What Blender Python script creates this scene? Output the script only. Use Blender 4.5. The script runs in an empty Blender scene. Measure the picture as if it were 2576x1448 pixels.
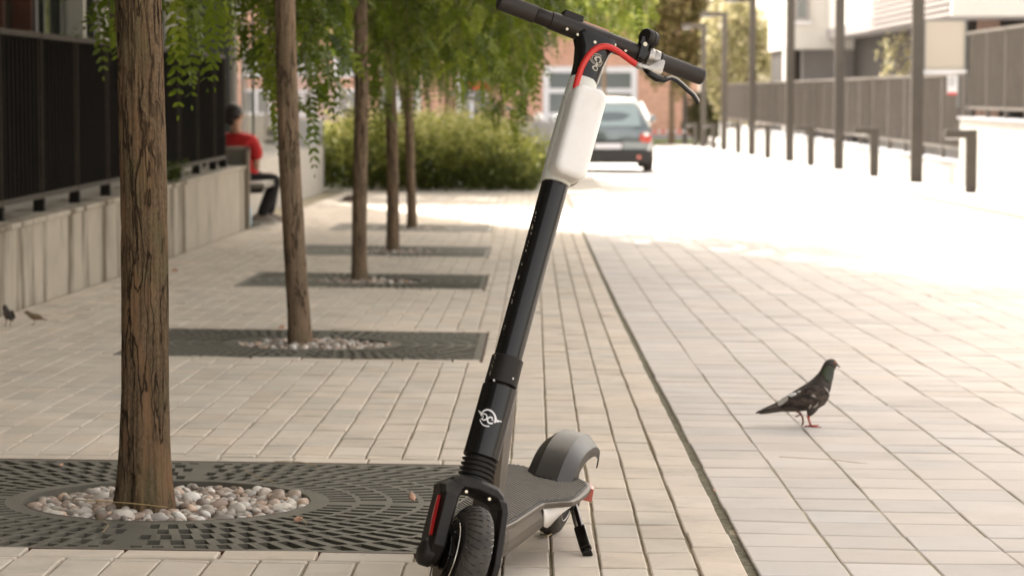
import bpy, math, random
import numpy as np
from mathutils import Vector, Matrix, noise
random.seed(7); RNG = np.random.default_rng(7)
scene = bpy.context.scene
col = scene.collection
pi = math.pi; rad = math.radians

# ------------------------------------------------------------ camera
CAM_H = .835
FPX, W0, CX, CY, VX, VY = 6300., 2576., 1288., 724., 1345., 233.
th = math.atan((CY-VY)/FPX); al = math.atan((VX-CX)*math.cos(th)/FPX)
cam_d = bpy.data.cameras.new("camera"); cam = bpy.data.objects.new("camera", cam_d); col.objects.link(cam)
cam.location = (0, 0, CAM_H); cam.rotation_euler = (pi/2-th, 0, al)
cam_d.sensor_width = 36; cam_d.lens = 36*FPX/W0; cam_d.clip_start = .1; cam_d.clip_end = 2000
cam_d.dof.use_dof = True; cam_d.dof.focus_distance = 5.15; cam_d.dof.aperture_fstop = 7.4
scene.camera = cam

# ------------------------------------------------------------ world + sun
SUN_AZ = math.atan2(.93, -.36); SUN_EL = rad(47)      # sun stands ahead of the camera and to the left
sdir = Vector((math.cos(SUN_AZ)*math.cos(SUN_EL), math.sin(SUN_AZ)*math.cos(SUN_EL), math.sin(SUN_EL)))
world = bpy.data.worlds.new("World"); scene.world = world; world.use_nodes = True
wn = world.node_tree; bg = wn.nodes["Background"]
sky = wn.nodes.new("ShaderNodeTexSky"); sky.sky_type = 'NISHITA'; sky.sun_disc = False
sky.sun_elevation = SUN_EL; sky.sun_rotation = math.atan2(sdir.x, sdir.y)
sky.air_density = 1.0; sky.dust_density = 4.0; sky.ozone_density = .6
hsv = wn.nodes.new("ShaderNodeHueSaturation"); hsv.inputs["Saturation"].default_value = .35
wmix = wn.nodes.new("ShaderNodeMix"); wmix.data_type = 'RGBA'; wmix.blend_type = 'MULTIPLY'; wmix.inputs[0].default_value = 1; wmix.inputs[7].default_value = (1.0, .900, .785, 1)   # hazy summer sky
wn.links.new(sky.outputs[0], hsv.inputs["Color"]); wn.links.new(hsv.outputs[0], wmix.inputs[6]); wn.links.new(wmix.outputs[2], bg.inputs[0]); bg.inputs[1].default_value = .15
sl = bpy.data.lights.new("sun", 'SUN'); sl.energy = 2.7; sl.angle = rad(.53); sl.color = (1, .95, .87)
so = bpy.data.objects.new("sun", sl); col.objects.link(so); so.rotation_euler = sdir.to_track_quat('Z', 'Y').to_euler()
scene.view_settings.view_transform = 'Standard'; scene.view_settings.look = 'None'
scene.view_settings.exposure = 2.18; scene.view_settings.gamma = 1.0
scene.cycles.max_bounces = 8; scene.cycles.transparent_max_bounces = 8

# ------------------------------------------------------------ ground height
_k = .03
_c0 = _k*math.log(1+math.exp(-.178/_k))
def G(x, y):
    a = -.0233*y; b = -(.178+.0106*y)
    return max(a, b)+_k*math.log(1+math.exp(-abs(a-b)/_k))-.013*x-_c0
def GW(x, y):   # road with slight settlement waves
    w = min(1, max(0, (x-.3)/.5))*min(1, max(0, (40-y)/10))
    return G(x, y)+w*(.0015*math.sin(y*4.1+.6*math.sin(x*1.7))+.0028*math.sin(y*1.7+x*.8+1))

# ------------------------------------------------------------ materials
def srgb(r, g, b):
    f = lambda c: (c/255/12.92) if c/255 <= .04045 else ((c/255+.055)/1.055)**2.4
    return (f(r), f(g), f(b), 1)
def mat(name, c, rough=.6, metal=0, spec=.5, var=0, vscale=5, vstretch=(1, 1, 1), c2=None, bump=0, bscale=60, bstretch=(1, 1, 1),
        attr=False, coat=0, rvar=0, trans=None, detail=6, lo=.3, hi=.7, emit=None, spots=None):
    m = bpy.data.materials.new(name); m.use_nodes = True; nt = m.node_tree; N = nt.nodes; L = nt.links
    p = N["Principled BSDF"]; p.inputs["Roughness"].default_value = rough; p.inputs["Metallic"].default_value = metal
    p.inputs["Specular IOR Level"].default_value = spec; p.inputs["Coat Weight"].default_value = coat
    c = (*c[:3], 1); p.inputs["Base Color"].default_value = c
    tc = N.new("ShaderNodeTexCoord")
    def nz(scale, st, det=detail):
        mp = N.new("ShaderNodeMapping"); mp.inputs[3].default_value = st; L.new(tc.outputs["Object"], mp.inputs[0])
        n = N.new("ShaderNodeTexNoise"); n.inputs["Scale"].default_value = scale; n.inputs["Detail"].default_value = det
        n.inputs["Roughness"].default_value = .65
        L.new(mp.outputs[0], n.inputs["Vector"]); return n
    src = None
    if c2 is not None or var:
        n = nz(vscale, vstretch); mr = N.new("ShaderNodeMapRange"); mr.inputs[1].default_value = lo; mr.inputs[2].default_value = hi
        L.new(n.outputs[0], mr.inputs[0]); mx = N.new("ShaderNodeMix"); mx.data_type = 'RGBA'; L.new(mr.outputs[0], mx.inputs[0])
        ca = c if c2 is not None else tuple(v*(1-var) for v in c[:3])+(1,)
        cb = (*c2[:3], 1) if c2 is not None else tuple(min(1, v*(1+var)) for v in c[:3])+(1,)
        mx.inputs[6].default_value = ca; mx.inputs[7].default_value = cb; src = mx.outputs[2]
        if rvar:
            mr2 = N.new("ShaderNodeMapRange"); mr2.inputs[3].default_value = rough-rvar; mr2.inputs[4].default_value = rough+rvar
            L.new(n.outputs[0], mr2.inputs[0]); L.new(mr2.outputs[0], p.inputs["Roughness"])
    if attr:
        at = N.new("ShaderNodeAttribute"); at.attribute_name = "Col"
        if src is None: src = at.outputs[0]
        else:
            mu = N.new("ShaderNodeMix"); mu.data_type = 'RGBA'; mu.blend_type = 'MULTIPLY'; mu.inputs[0].default_value = 1
            L.new(src, mu.inputs[6]); L.new(at.outputs[0], mu.inputs[7]); src = mu.outputs[2]
    if spots:      # small stains, gum marks and grime with shapes of their own
        for sc_, a_, b_, dk in spots:
            n = nz(sc_, (1, 1, 1), 4); q = N.new("ShaderNodeMapRange"); q.inputs[1].default_value = a_; q.inputs[2].default_value = b_; q.inputs[3].default_value = 1; q.inputs[4].default_value = dk
            L.new(n.outputs[0], q.inputs[0]); mu = N.new("ShaderNodeMix"); mu.data_type = 'RGBA'; mu.blend_type = 'MULTIPLY'; mu.inputs[0].default_value = 1
            cb2 = N.new("ShaderNodeCombineColor"); [L.new(q.outputs[0], cb2.inputs[i_]) for i_ in range(3)]; L.new(cb2.outputs[0], mu.inputs[7])
            if src is not None: L.new(src, mu.inputs[6])
            else: mu.inputs[6].default_value = c
            src = mu.outputs[2]
    if src is not None: L.new(src, p.inputs["Base Color"])
    if bump:
        n = nz(bscale, bstretch, 5); b = N.new("ShaderNodeBump"); b.inputs["Strength"].default_value = 1; b.inputs["Distance"].default_value = bump
        L.new(n.outputs[0], b.inputs["Height"]); L.new(b.outputs[0], p.inputs["Normal"])
    if trans is not None:
        t = N.new("ShaderNodeBsdfTranslucent"); s = N.new("ShaderNodeMixShader"); s.inputs[0].default_value = trans
        if src is not None: L.new(src, t.inputs[0])
        else: t.inputs[0].default_value = c
        L.new(p.outputs[0], s.inputs[1]); L.new(t.outputs[0], s.inputs[2])
        L.new(s.outputs[0], N["Material Output"].inputs[0])
    if emit:
        p.inputs["Emission Color"].default_value = (*emit[:3], 1); p.inputs["Emission Strength"].default_value = emit[3]
    return m

M = {}
M['paver'] = mat('paver_beige', (.61, .532, .440), .85, var=.12, vscale=2.2, attr=True, bump=.0012, bscale=260, detail=9, spots=[(38, .66, .72, .72), (5, .52, .72, .84), (240, .62, .74, .80)])
M['paver_road'] = mat('paver_pale', (.565, .515, .472), .85, var=.07, vscale=1.5, attr=True, bump=.001, bscale=260, detail=9, spots=[(34, .68, .74, .80), (3.5, .52, .72, .90), (240, .64, .76, .86)])
M['joint'] = mat('joint_sand', (.22, .185, .12), .95, c2=(.42, .36, .25), vscale=18, bump=.006, bscale=60, detail=8)
M['gap'] = mat('joint_moss', (.05, .045, .02), .95, c2=(.26, .23, .15), vscale=40, bump=.01, bscale=90)
M['iron'] = mat('cast_iron', (.085, .080, .062), .55, metal=.2, c2=(.15, .138, .108), vscale=9, bump=.0008, bscale=500, rvar=.12)
M['soil'] = mat('pit_soil', (.018, .014, .01), .95, c2=(.05, .04, .03), vscale=20)
M['pebble'] = mat('pebble', (.95, .95, .95), .6, var=.18, vscale=60, attr=True, bump=.0006, bscale=250)
M['concrete'] = mat('wall_concrete', (.44, .385, .31), .85, var=.13, vscale=3, bump=.001, bscale=150)
M['white_wall'] = mat('white_render', (.46, .45, .43), .85, var=.05, vscale=2, bump=.001, bscale=80)
M['fence_dark'] = mat('fence_dark', (.011, .009, .007), .6, spec=.2, var=.3, vscale=3)
M['fence_edge'] = mat('fence_post_brown', (.040, .031, .022), .6, spec=.2, var=.3, vscale=12)
M['fence_grey'] = mat('fence_grey', (.098, .085, .073), .5, metal=.2, var=.15, vscale=2)
M['lamp_metal'] = mat('lamp_metal', (.075, .064, .052), .5, metal=.2, var=.15, vscale=3)
M['black_gloss'] = mat('scooter_black', (.007, .0055, .0045), .17, spec=.35, coat=.12, var=.3, vscale=30, rvar=.06)
M['black_matte'] = mat('scooter_matte', (.013, .010, .008), .5, spec=.3, var=.35, vscale=35, bump=.0003, bscale=300, rvar=.1)
M['bar_matte'] = mat('bar_matte', (.022, .016, .013), .45, spec=.35, var=.2, vscale=30)
M['rubber'] = mat('rubber_tyre', (.022, .020, .017), .75, c2=(.07, .06, .048), vscale=25, bump=.0006, bscale=180)
M['grip'] = mat('grip_rubber', (.026, .019, .015), .62, var=.15, vscale=80, bump=.0002, bscale=900)
M['bellows'] = mat('bellows_rubber', (.014, .011, .009), .6)
M['white_pl'] = mat('white_plastic', (.87, .835, .80), .42, c2=(.76, .71, .66), vscale=9, lo=.45, hi=.8, coat=.2, detail=9, spots=[(120, .66, .72, .72), (16, .58, .75, .88)])
M['white_sl'] = mat('white_sleeve', (.66, .66, .60), .45, var=.05, vscale=6)
M['seam'] = mat('seam_grey', (.22, .17, .15), .7)
M['red_cable'] = mat('red_cable', (.62, .025, .018), .42)
M['red_refl'] = mat('red_reflector', (.42, .006, .01), .3, var=.15, vscale=90)
M['silver'] = mat('silver_metal', (.42, .39, .36), .35, metal=.7, var=.12, vscale=20)
M['steel'] = mat('bright_steel', (.6, .56, .5), .25, metal=1)
M['brass'] = mat('bolt_head', (.55, .48, .36), .35, metal=.9)
M['deck_al'] = mat('deck_aluminium', (.12, .10, .08), .42, metal=.45, var=.2, vscale=14, rvar=.1, bump=.0002, bscale=300)
M['fender'] = mat('fender_plastic', (.024, .019, .015), .38, var=.25, vscale=18, rvar=.12, bump=.0002, bscale=400)
M['decal'] = mat('decal_white', (.82, .80, .80), .4)
M['decal_grey'] = mat('decal_grey', (.42, .38, .31), .4)
M['tail'] = mat('tail_lens', (.60, .17, .13), .25)
M['orange'] = mat('display_reflection', (.55, .30, .22), .3)  # orange reflection on the display, painted as its base colour
M['glass_dark'] = mat('glass_dark', (.025, .03, .028), .06, spec=.9, metal=0)
M['brick'] = None
M['leaf'] = mat('leaf_green', (1, 1, 1), .5, attr=True, trans=.45, spec=.35)
M['twig'] = mat('twig_brown', (.10, .07, .04), .8)
M['straw'] = mat('dry_straw', (.42, .30, .14), .7)
M['dryleaf'] = mat('dry_leaf', (.52, .30, .20), .6, var=.2, vscale=80)
M['feather'] = mat('feather_dark', (.030, .024, .020), .75, c2=(.075, .060, .050), vscale=45, bump=.0012, bscale=130, bstretch=(1, 1, 2))
M['feather_wing'] = mat('feather_wing', (.014, .010, .008), .7, c2=(.15, .105, .080), vscale=50, vstretch=(.5, 1, 1.4), bump=.001, bscale=140, lo=.42, hi=.72)
M['neck'] = mat('neck_sheen', (.030, .028, .022), .55, c2=(.05, .075, .03), vscale=35, lo=.45, hi=.65, bump=.001, bscale=150)
M['feather_grey'] = mat('feather_grey', (.34, .30, .27), .8, c2=(.5, .47, .43), vscale=50)
M['feather_white'] = mat('feather_white', (.8, .8, .8), .8)
M['bird_leg'] = mat('bird_leg', (.42, .085, .055), .6, var=.2, vscale=200)
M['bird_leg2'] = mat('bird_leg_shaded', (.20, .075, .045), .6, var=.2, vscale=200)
M['beak'] = mat('beak', (.22, .13, .10), .5)
M['eye'] = mat('eye_orange', (.62, .16, .03), .2)
M['pupil'] = mat('pupil', (.005, .005, .005), .1)
M['sparrow'] = mat('sparrow_brown', (.10, .065, .035), .8, c2=(.26, .18, .11), vscale=90)
M['skin'] = mat('skin', (.50, .29, .19), .55, var=.08, vscale=20)
M['hair'] = mat('hair_dark', (.018, .011, .009), .6, var=.4, vscale=60, bump=.003, bscale=120)
M['red_shirt'] = mat('red_shirt', (.56, .022, .022), .8, var=.15, vscale=6, bump=.004, bscale=14)
M['trousers'] = mat('black_trousers', (.012, .010, .010), .85, bump=.004, bscale=14)
M['shoe'] = mat('shoe_canvas', (.30, .25, .21), .7)
M['shoe_sole'] = mat('shoe_sole', (.72, .70, .66), .6)
M['bench'] = mat('bench_metal', (.16, .145, .12), .5, metal=.3, var=.15)
M['bottle'] = mat('bottle_blue', (.42, .62, .72), .2)
M['car'] = mat('car_paint', (.12, .145, .155), .18, metal=.4, coat=1)
M['car_black'] = mat('car_plastic', (.02, .019, .018), .6)
M['car_glass'] = mat('car_glass', (.35, .42, .42), .05, metal=.6)
M['car_red'] = mat('car_lamp_red', (.45, .05, .035), .2)
M['plate'] = mat('plate_white', (.62, .62, .66), .4)
M['facade_white'] = mat('facade_white', (.62, .60, .56), .8, var=.04, vscale=.5)
M['facade_grey'] = mat('facade_grey', (.27, .255, .25), .8, var=.06, vscale=1)
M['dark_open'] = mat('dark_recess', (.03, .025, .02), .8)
M['grey_conc'] = mat('grey_concrete', (.36, .36, .38), .85, var=.08, vscale=2)
M['window'] = mat('window_pane', (.14, .16, .16), .08, spec=.8)
M['frame_white'] = mat('frame_white', (.68, .68, .70), .5)
M['dark_metal'] = mat('dark_metal', (.045, .048, .045), .5, metal=.3)
M['rail_grey'] = mat('rail_grey', (.16, .165, .16), .45, metal=.4)
M['mesh_grey'] = mat('mesh_grey', (.24, .21, .22), .6)
M['globe'] = mat('globe_white', (.85, .85, .85), .3)
M['slat_grey'] = mat('slat_grey', (.30, .28, .27), .5, var=.12, vscale=1)
M['balcony'] = mat('balcony_slat', (.30, .27, .26), .7)
M['awning'] = mat('awning_cloth', (.46, .41, .34), .8)
M['tape'] = mat('barrier_tape', (.75, .55, .52), .6)
M['red_sign'] = mat('sign_red', (.65, .03, .03), .5)
M['grass'] = mat('grass_green', (.12, .16, .04), .9, c2=(.22, .24, .08), vscale=4)
M['rust'] = mat('corten_post', (.09, .035, .018), .8, var=.3, vscale=4)

def brickmat(name, a, b, mortar, sc=1.0, bw=.25, bh=.075):
    m = bpy.data.materials.new(name); m.use_nodes = True; N = m.node_tree.nodes; L = m.node_tree.links; p = N["Principled BSDF"]
    tc = N.new("ShaderNodeTexCoord"); sp = N.new("ShaderNodeSeparateXYZ"); ad = N.new("ShaderNodeMath"); cb = N.new("ShaderNodeCombineXYZ")
    L.new(tc.outputs["Object"], sp.inputs[0]); L.new(sp.outputs[0], ad.inputs[0]); L.new(sp.outputs[1], ad.inputs[1])
    L.new(ad.outputs[0], cb.inputs[0]); L.new(sp.outputs[2], cb.inputs[1])
    br = N.new("ShaderNodeTexBrick"); br.inputs["Scale"].default_value = sc; br.inputs["Brick Width"].default_value = bw
    br.inputs["Row Height"].default_value = bh; br.inputs["Mortar Size"].default_value = .008
    br.inputs["Color1"].default_value = (*a, 1); br.inputs["Color2"].default_value = (*b, 1); br.inputs["Mortar"].default_value = (*mortar, 1)
    L.new(cb.outputs[0], br.inputs["Vector"]); L.new(br.outputs[0], p.inputs["Base Color"]); p.inputs["Roughness"].default_value = .85
    return m
M['brick'] = brickmat('brick_red', (.50, .25, .17), (.62, .34, .24), (.52, .42, .34))

def barkmat(name, c1, c2, c3, s=1.0, moss=.3):
    m = bpy.data.materials.new(name); m.use_nodes = True; N = m.node_tree.nodes; L = m.node_tree.links; p = N["Principled BSDF"]
    tc = N.new("ShaderNodeTexCoord")
    def mp(st, src=None):
        q = N.new("ShaderNodeMapping"); q.inputs[3].default_value = st; L.new(src or tc.outputs["Object"], q.inputs[0]); return q
    def nz(sc, st, det, ro=.65, src=None):
        n = N.new("ShaderNodeTexNoise"); n.inputs["Scale"].default_value = sc; n.inputs["Detail"].default_value = det; n.inputs["Roughness"].default_value = ro
        L.new(mp(st, src).outputs[0], n.inputs["Vector"]); return n
    def rng(sock, a, b, c=0, d=1):
        q = N.new("ShaderNodeMapRange"); q.inputs[1].default_value = a; q.inputs[2].default_value = b; q.inputs[3].default_value = c; q.inputs[4].default_value = d; L.new(sock, q.inputs[0]); return q
    wob = nz(14, (1, 1, .5), 3); vm = N.new("ShaderNodeVectorMath"); vm.operation = 'MULTIPLY_ADD'; vm.inputs[1].default_value = (.035, .035, .1)
    L.new(wob.outputs[1], vm.inputs[0]); L.new(tc.outputs["Object"], vm.inputs[2])
    f1 = nz(42*s, (1, 1, .085), 2, .5, vm.outputs[0]); ab = N.new("ShaderNodeMath"); ab.operation = 'SUBTRACT'; ab.inputs[1].default_value = .5; L.new(f1.outputs[0], ab.inputs[0])
    ab2 = N.new("ShaderNodeMath"); ab2.operation = 'ABSOLUTE'; L.new(ab.outputs[0], ab2.inputs[0]); cr = rng(ab2.outputs[0], .004, .040)      # thin winding fissures
    mk = rng(nz(11*s, (1, 1, .3), 2).outputs[0], .50, .62); mxm = N.new("ShaderNodeMath"); mxm.operation = 'MAXIMUM'; L.new(cr.outputs[0], mxm.inputs[0]); L.new(mk.outputs[0], mxm.inputs[1])
    n = nz(150, (1, 1, .6), 8, .72); n2 = nz(26*s, (1, 1, .16), 5); n3 = nz(9, (1, 1, .5), 4)
    a = N.new("ShaderNodeMix"); a.data_type = 'RGBA'; a.inputs[6].default_value = (*c1, 1); a.inputs[7].default_value = (*c2, 1); L.new(rng(n.outputs[0], .36, .64).outputs[0], a.inputs[0])
    b = N.new("ShaderNodeMix"); b.data_type = 'RGBA'; b.inputs[7].default_value = (*c3, 1); L.new(a.outputs[2], b.inputs[6]); L.new(rng(n2.outputs[0], .50, .62, 0, .8).outputs[0], b.inputs[0])
    g = N.new("ShaderNodeMix"); g.data_type = 'RGBA'; g.inputs[7].default_value = (.11, .105, .05, 1); L.new(b.outputs[2], g.inputs[6]); L.new(rng(n3.outputs[0], .50, .66, 0, moss).outputs[0], g.inputs[0])
    d = N.new("ShaderNodeMix"); d.data_type = 'RGBA'; d.inputs[6].default_value = tuple(v*.45 for v in c1)+(1,); L.new(g.outputs[2], d.inputs[7]); L.new(mxm.outputs[0], d.inputs[0])
    L.new(d.outputs[2], p.inputs["Base Color"]); p.inputs["Roughness"].default_value = .9; p.inputs["Specular IOR Level"].default_value = .2
    hs = N.new("ShaderNodeMath"); hs.operation = 'MULTIPLY_ADD'; hs.inputs[1].default_value = .6; L.new(n.outputs[0], hs.inputs[0]); L.new(mxm.outputs[0], hs.inputs[2])
    h2 = N.new("ShaderNodeMath"); h2.operation = 'MULTIPLY_ADD'; h2.inputs[1].default_value = 1.2; L.new(n2.outputs[0], h2.inputs[0]); L.new(hs.outputs[0], h2.inputs[2])
    bp = N.new("ShaderNodeBump"); bp.inputs["Distance"].default_value = .004; L.new(h2.outputs[0], bp.inputs["Height"]); L.new(bp.outputs[0], p.inputs["Normal"])
    return m
M['bark'] = barkmat('bark_brown', (.088, .056, .031), (.185, .128, .077), (.225, .130, .070), 1.0, .5)
M['bark_pale'] = barkmat('bark_greybrown', (.135, .094, .062), (.25, .182, .124), (.265, .175, .112), 1.0, .3)

def stainwall():
    m = M['concrete']; N = m.node_tree.nodes; L = m.node_tree.links; p = N["Principled BSDF"]
    old = p.inputs["Base Color"].links[0].from_socket
    tc = N.new("ShaderNodeTexCoord"); mp = N.new("ShaderNodeMapping"); mp.inputs[3].default_value = (1, 1, .10); L.new(tc.outputs["Object"], mp.inputs[0])
    n = N.new("ShaderNodeTexNoise"); n.inputs["Scale"].default_value = 2.6; n.inputs["Detail"].default_value = 5; n.inputs["Roughness"].default_value = .7
    L.new(mp.outputs[0], n.inputs["Vector"]); r = N.new("ShaderNodeMapRange"); r.inputs[1].default_value = .52; r.inputs[2].default_value = .60; r.inputs[4].default_value = .95
    L.new(n.outputs[0], r.inputs[0]); mx = N.new("ShaderNodeMix"); mx.data_type = 'RGBA'; mx.inputs[7].default_value = (.13, .098, .062, 1)
    L.new(r.outputs[0], mx.inputs[0]); L.new(old, mx.inputs[6]); L.new(mx.outputs[2], p.inputs["Base Color"])
stainwall()

# ------------------------------------------------------------ mesh builder
def V(*a): return np.array(a, float)
def unit(v): v = np.asarray(v, float); return v/(np.linalg.norm(v)+1e-12)
class MB:
    def __init__(s): s.v = []; s.f = []; s.c = []; s.mi = []; s.n = 0; s.hc = False
    def add(s, v, f, c=None, mi=0):
        v = np.asarray(v, float).reshape(-1, 3); s.v.append(v); b = s.n
        s.f.extend([tuple(i+b for i in q) for q in f]); s.mi.extend([mi]*len(f)); s.n += len(v)
        if c is not None: s.hc = True; s.c.append(np.broadcast_to(np.asarray(c, float), (len(v), 3)))
        else: s.c.append(np.ones((len(v), 3)))
        return s
    def box(s, lo, hi, c=None, mi=0, fr=None):
        x0, y0, z0 = lo; x1, y1, z1 = hi
        v = np.array([(x0, y0, z0), (x1, y0, z0), (x1, y1, z0), (x0, y1, z0), (x0, y0, z1), (x1, y0, z1), (x1, y1, z1), (x0, y1, z1)], float)
        if fr is not None: v = fr(v)
        return s.add(v, [(0, 3, 2, 1), (4, 5, 6, 7), (0, 1, 5, 4), (1, 2, 6, 5), (2, 3, 7, 6), (3, 0, 4, 7)], c, mi)
    def bar(s, p, q, w, h, up=(0, 0, 1), c=None, mi=0):
        p = np.array(p, float); q = np.array(q, float); d = unit(q-p); u = np.array(up, float); r = unit(np.cross(d, u)); u = np.cross(r, d)
        v = [e+r*a*w/2+u*b*h/2 for e in (p, q) for a, b in ((-1, -1), (1, -1), (1, 1), (-1, 1))]
        return s.add(v, [(3, 2, 1, 0), (4, 5, 6, 7), (0, 1, 5, 4), (1, 2, 6, 5), (2, 3, 7, 6), (3, 0, 4, 7)], c, mi)
    def loft(s, rings, cap=True, c=None, mi=0, closed=True):
        rings = [np.asarray(r, float) for r in rings]; n = len(rings[0]); v = np.concatenate(rings); f = []
        for i in range(len(rings)-1):
            for j in range(n if closed else n-1):
                k = (j+1) % n; f.append((i*n+j, i*n+k, (i+1)*n+k, (i+1)*n+j))
        if cap and closed: f.append(tuple(range(n-1, -1, -1))); f.append(tuple(range((len(rings)-1)*n, len(rings)*n)))
        return s.add(v, f, c, mi)
    def tube(s, pts, r, n=10, cap=True, c=None, mi=0, flat=1.0, up0=None):
        pts = [np.array(p, float) for p in pts]; r = [r]*len(pts) if np.isscalar(r) else r; rings = []
        t0 = unit(pts[1]-pts[0]); a = np.array(up0, float) if up0 is not None else (V(0, 0, 1) if abs(t0[2]) < .9 else V(1, 0, 0))
        for i, p in enumerate(pts):
            t = unit(pts[min(i+1, len(pts)-1)]-pts[max(i-1, 0)]); x = unit(np.cross(a, t)); a = unit(np.cross(t, x))
            rings.append([p+r[i]*(math.cos(2*pi*j/n)*x+flat*math.sin(2*pi*j/n)*a) for j in range(n)])
        return s.loft(rings, cap, c, mi)
    def lathe(s, o, ax, prof, n=32, c=None, mi=0):
        ax = unit(ax); x = unit(np.cross(ax, V(.3, .5, .8))); y = np.cross(ax, x); o = np.array(o, float)
        return s.loft([[o+ax*h+r*(math.cos(2*pi*j/n)*x+math.sin(2*pi*j/n)*y) for j in range(n)] for r, h in prof], True, c, mi)
    def torus(s, o, ax, R, r, n=48, k=10, c=None, mi=0, prof=None):
        ax = unit(ax); x = unit(np.cross(ax, V(.3, .5, .8))); y = np.cross(ax, x); o = np.array(o, float); v = []; f = []
        for i in range(n):
            e = math.cos(2*pi*i/n)*x+math.sin(2*pi*i/n)*y
            for j in range(k):
                a = 2*pi*j/k; rr, hh = (r*math.cos(a), r*math.sin(a)) if prof is None else prof[j]
                v.append(o+e*(R+rr)+ax*hh)
                f.append((i*k+j, ((i+1) % n)*k+j, ((i+1) % n)*k+(j+1) % k, i*k+(j+1) % k))
        return s.add(v, f, c, mi)
    def ball(s, o, r, n=12, m=8, c=None, mi=0, fr=None):
        r = V(r, r, r) if np.isscalar(r) else V(*r); rings = []
        for i in range(m+1):
            a = pi*i/m; a = min(max(a, .06), pi-.06)
            rings.append([V(math.sin(a)*math.cos(2*pi*j/n)*r[0], math.sin(a)*math.sin(2*pi*j/n)*r[1], -math.cos(a)*r[2]) for j in range(n)])
        if fr is not None: rings = [[fr@q for q in R_] for R_ in rings]
        return s.loft([[np.array(o)+q for q in R_] for R_ in rings], True, c, mi)
    def build(s, name, mats, parent=None, o=None, smooth=False, bevel=0, solid=0, sub=0, ang=35, autos=None, flip=False):
        me = bpy.data.meshes.new(name); v = np.concatenate(s.v); o = V(0, 0, 0) if o is None else np.array(o, float)
        me.from_pydata((v-o).tolist(), [], s.f)
        for m in (mats if isinstance(mats, (list, tuple)) else [mats]): me.materials.append(m)
        if any(s.mi): me.polygons.foreach_set("material_index", s.mi)
        if s.hc:
            ca = me.color_attributes.new("Col", 'FLOAT_COLOR', 'POINT'); cc = np.concatenate(s.c)
            ca.data.foreach_set("color", np.concatenate([cc, np.ones((len(cc), 1))], 1).ravel())
        me.validate()
        if smooth: me.polygons.foreach_set("use_smooth", [True]*len(me.polygons))
        me.update(); ob = bpy.data.objects.new(name, me); col.objects.link(ob)
        if parent is not None: ob.parent = parent
        else: ob.location = o
        if solid: q = ob.modifiers.new("s", 'SOLIDIFY'); q.thickness = solid; q.offset = -1
        if bevel: q = ob.modifiers.new("b", 'BEVEL'); q.width = bevel; q.segments = 2; q.limit_method = 'ANGLE'; q.angle_limit = rad(ang)
        if sub: q = ob.modifiers.new("u", 'SUBSURF'); q.levels = sub; q.render_levels = sub
        if bevel or autos:
            q = ob.modifiers.new("w", 'WEIGHTED_NORMAL') if False else None
        if smooth == 'auto' or autos:
            me.set_sharp_from_angle(angle=rad(autos or 35))
        return ob
def tag(o, label=None, cat=None, group=None, kind=None):
    if label: o['label'] = label
    if cat: o['category'] = cat
    if group: o['group'] = group
    if kind: o['kind'] = kind
    return o
def empty(name, loc, label, cat, group=None):
    o = bpy.data.objects.new(name, None); o.empty_display_size = .1; col.objects.link(o); o.location = tuple(loc); return tag(o, label, cat, group)
def copytree(o, parent=None):
    c = o.copy(); col.objects.link(c); c.parent = parent
    for ch in list(o.children): copytree(ch, c)
    return c

# ------------------------------------------------------------ ground sheets
def sheet(name, xs, ys, off, m, hf=G, smooth=True):
    mb = MB(); nx, ny = len(xs), len(ys)
    v = [(x, y, hf(x, y)+off) for y in ys for x in xs]
    f = [(j*nx+i, j*nx+i+1, (j+1)*nx+i+1, (j+1)*nx+i) for j in range(ny-1) for i in range(nx-1)]
    mb.add(v, f); o = mb.build(name, m, smooth=smooth); tag(o, kind='structure'); return o
PAVE_END = 46.
GR = [(-.866, 5.86), (-.945, 10.62), (-1.030, 15.35), (-1.075, 19.0), (-1.125, 23.1)]     # grate centres
GH = .73                                                                                # half side
HOLE = .335
ys_n = [-3+.5*i for i in range(99)]
# base ground, cut out below the grates by lying lower there
def Gb(x, y):
    for gx, gy in GR:
        if abs(x-gx) < GH-.09 and abs(y-gy) < GH-.09: return G(x, y)-.10
    return G(x, y)
xs = sorted(set([-60, -40, -20, -10, -6, -4, -3] + [round(-2.6+.1*i, 3) for i in range(30)] + [.4, .6, 1, 2, 3, 4, 5, 6, 8, 12, 20, 40, 80]))
ysg = sorted(set([-20, -10] + [round(.1*i, 3) for i in range(30, 250)] + [-3, 0, 2] + [25+i for i in range(0, 40)] + [70, 80, 100, 130, 160, 200, 260, 340, 500, 800]))
sheet('ground', xs, ysg, -.0085, M['joint'], Gb)
M['far_pave'] = mat('far_paving', (.50, .475, .45), .85, var=.08, vscale=.6, bump=.002, bscale=40)
sheet('street', [-7, -4, -2, 0, 1, 2, 3, 4, 5.3], [PAVE_END-1.2, 50, 60, 80, 100, 130, 160, 200, 300], -.004, M['far_pave'])
sheet('cross_street', [-60, -30, -10, -7], [40, 60, 90, 130, 200, 300], -.004, M['far_pave'])
sheet('side_ground', [7.2, 10, 20, 40, 80], [-20, 0, 20, 40, 60, 90, 130, 200, 300], .02, M['far_pave'])

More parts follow.
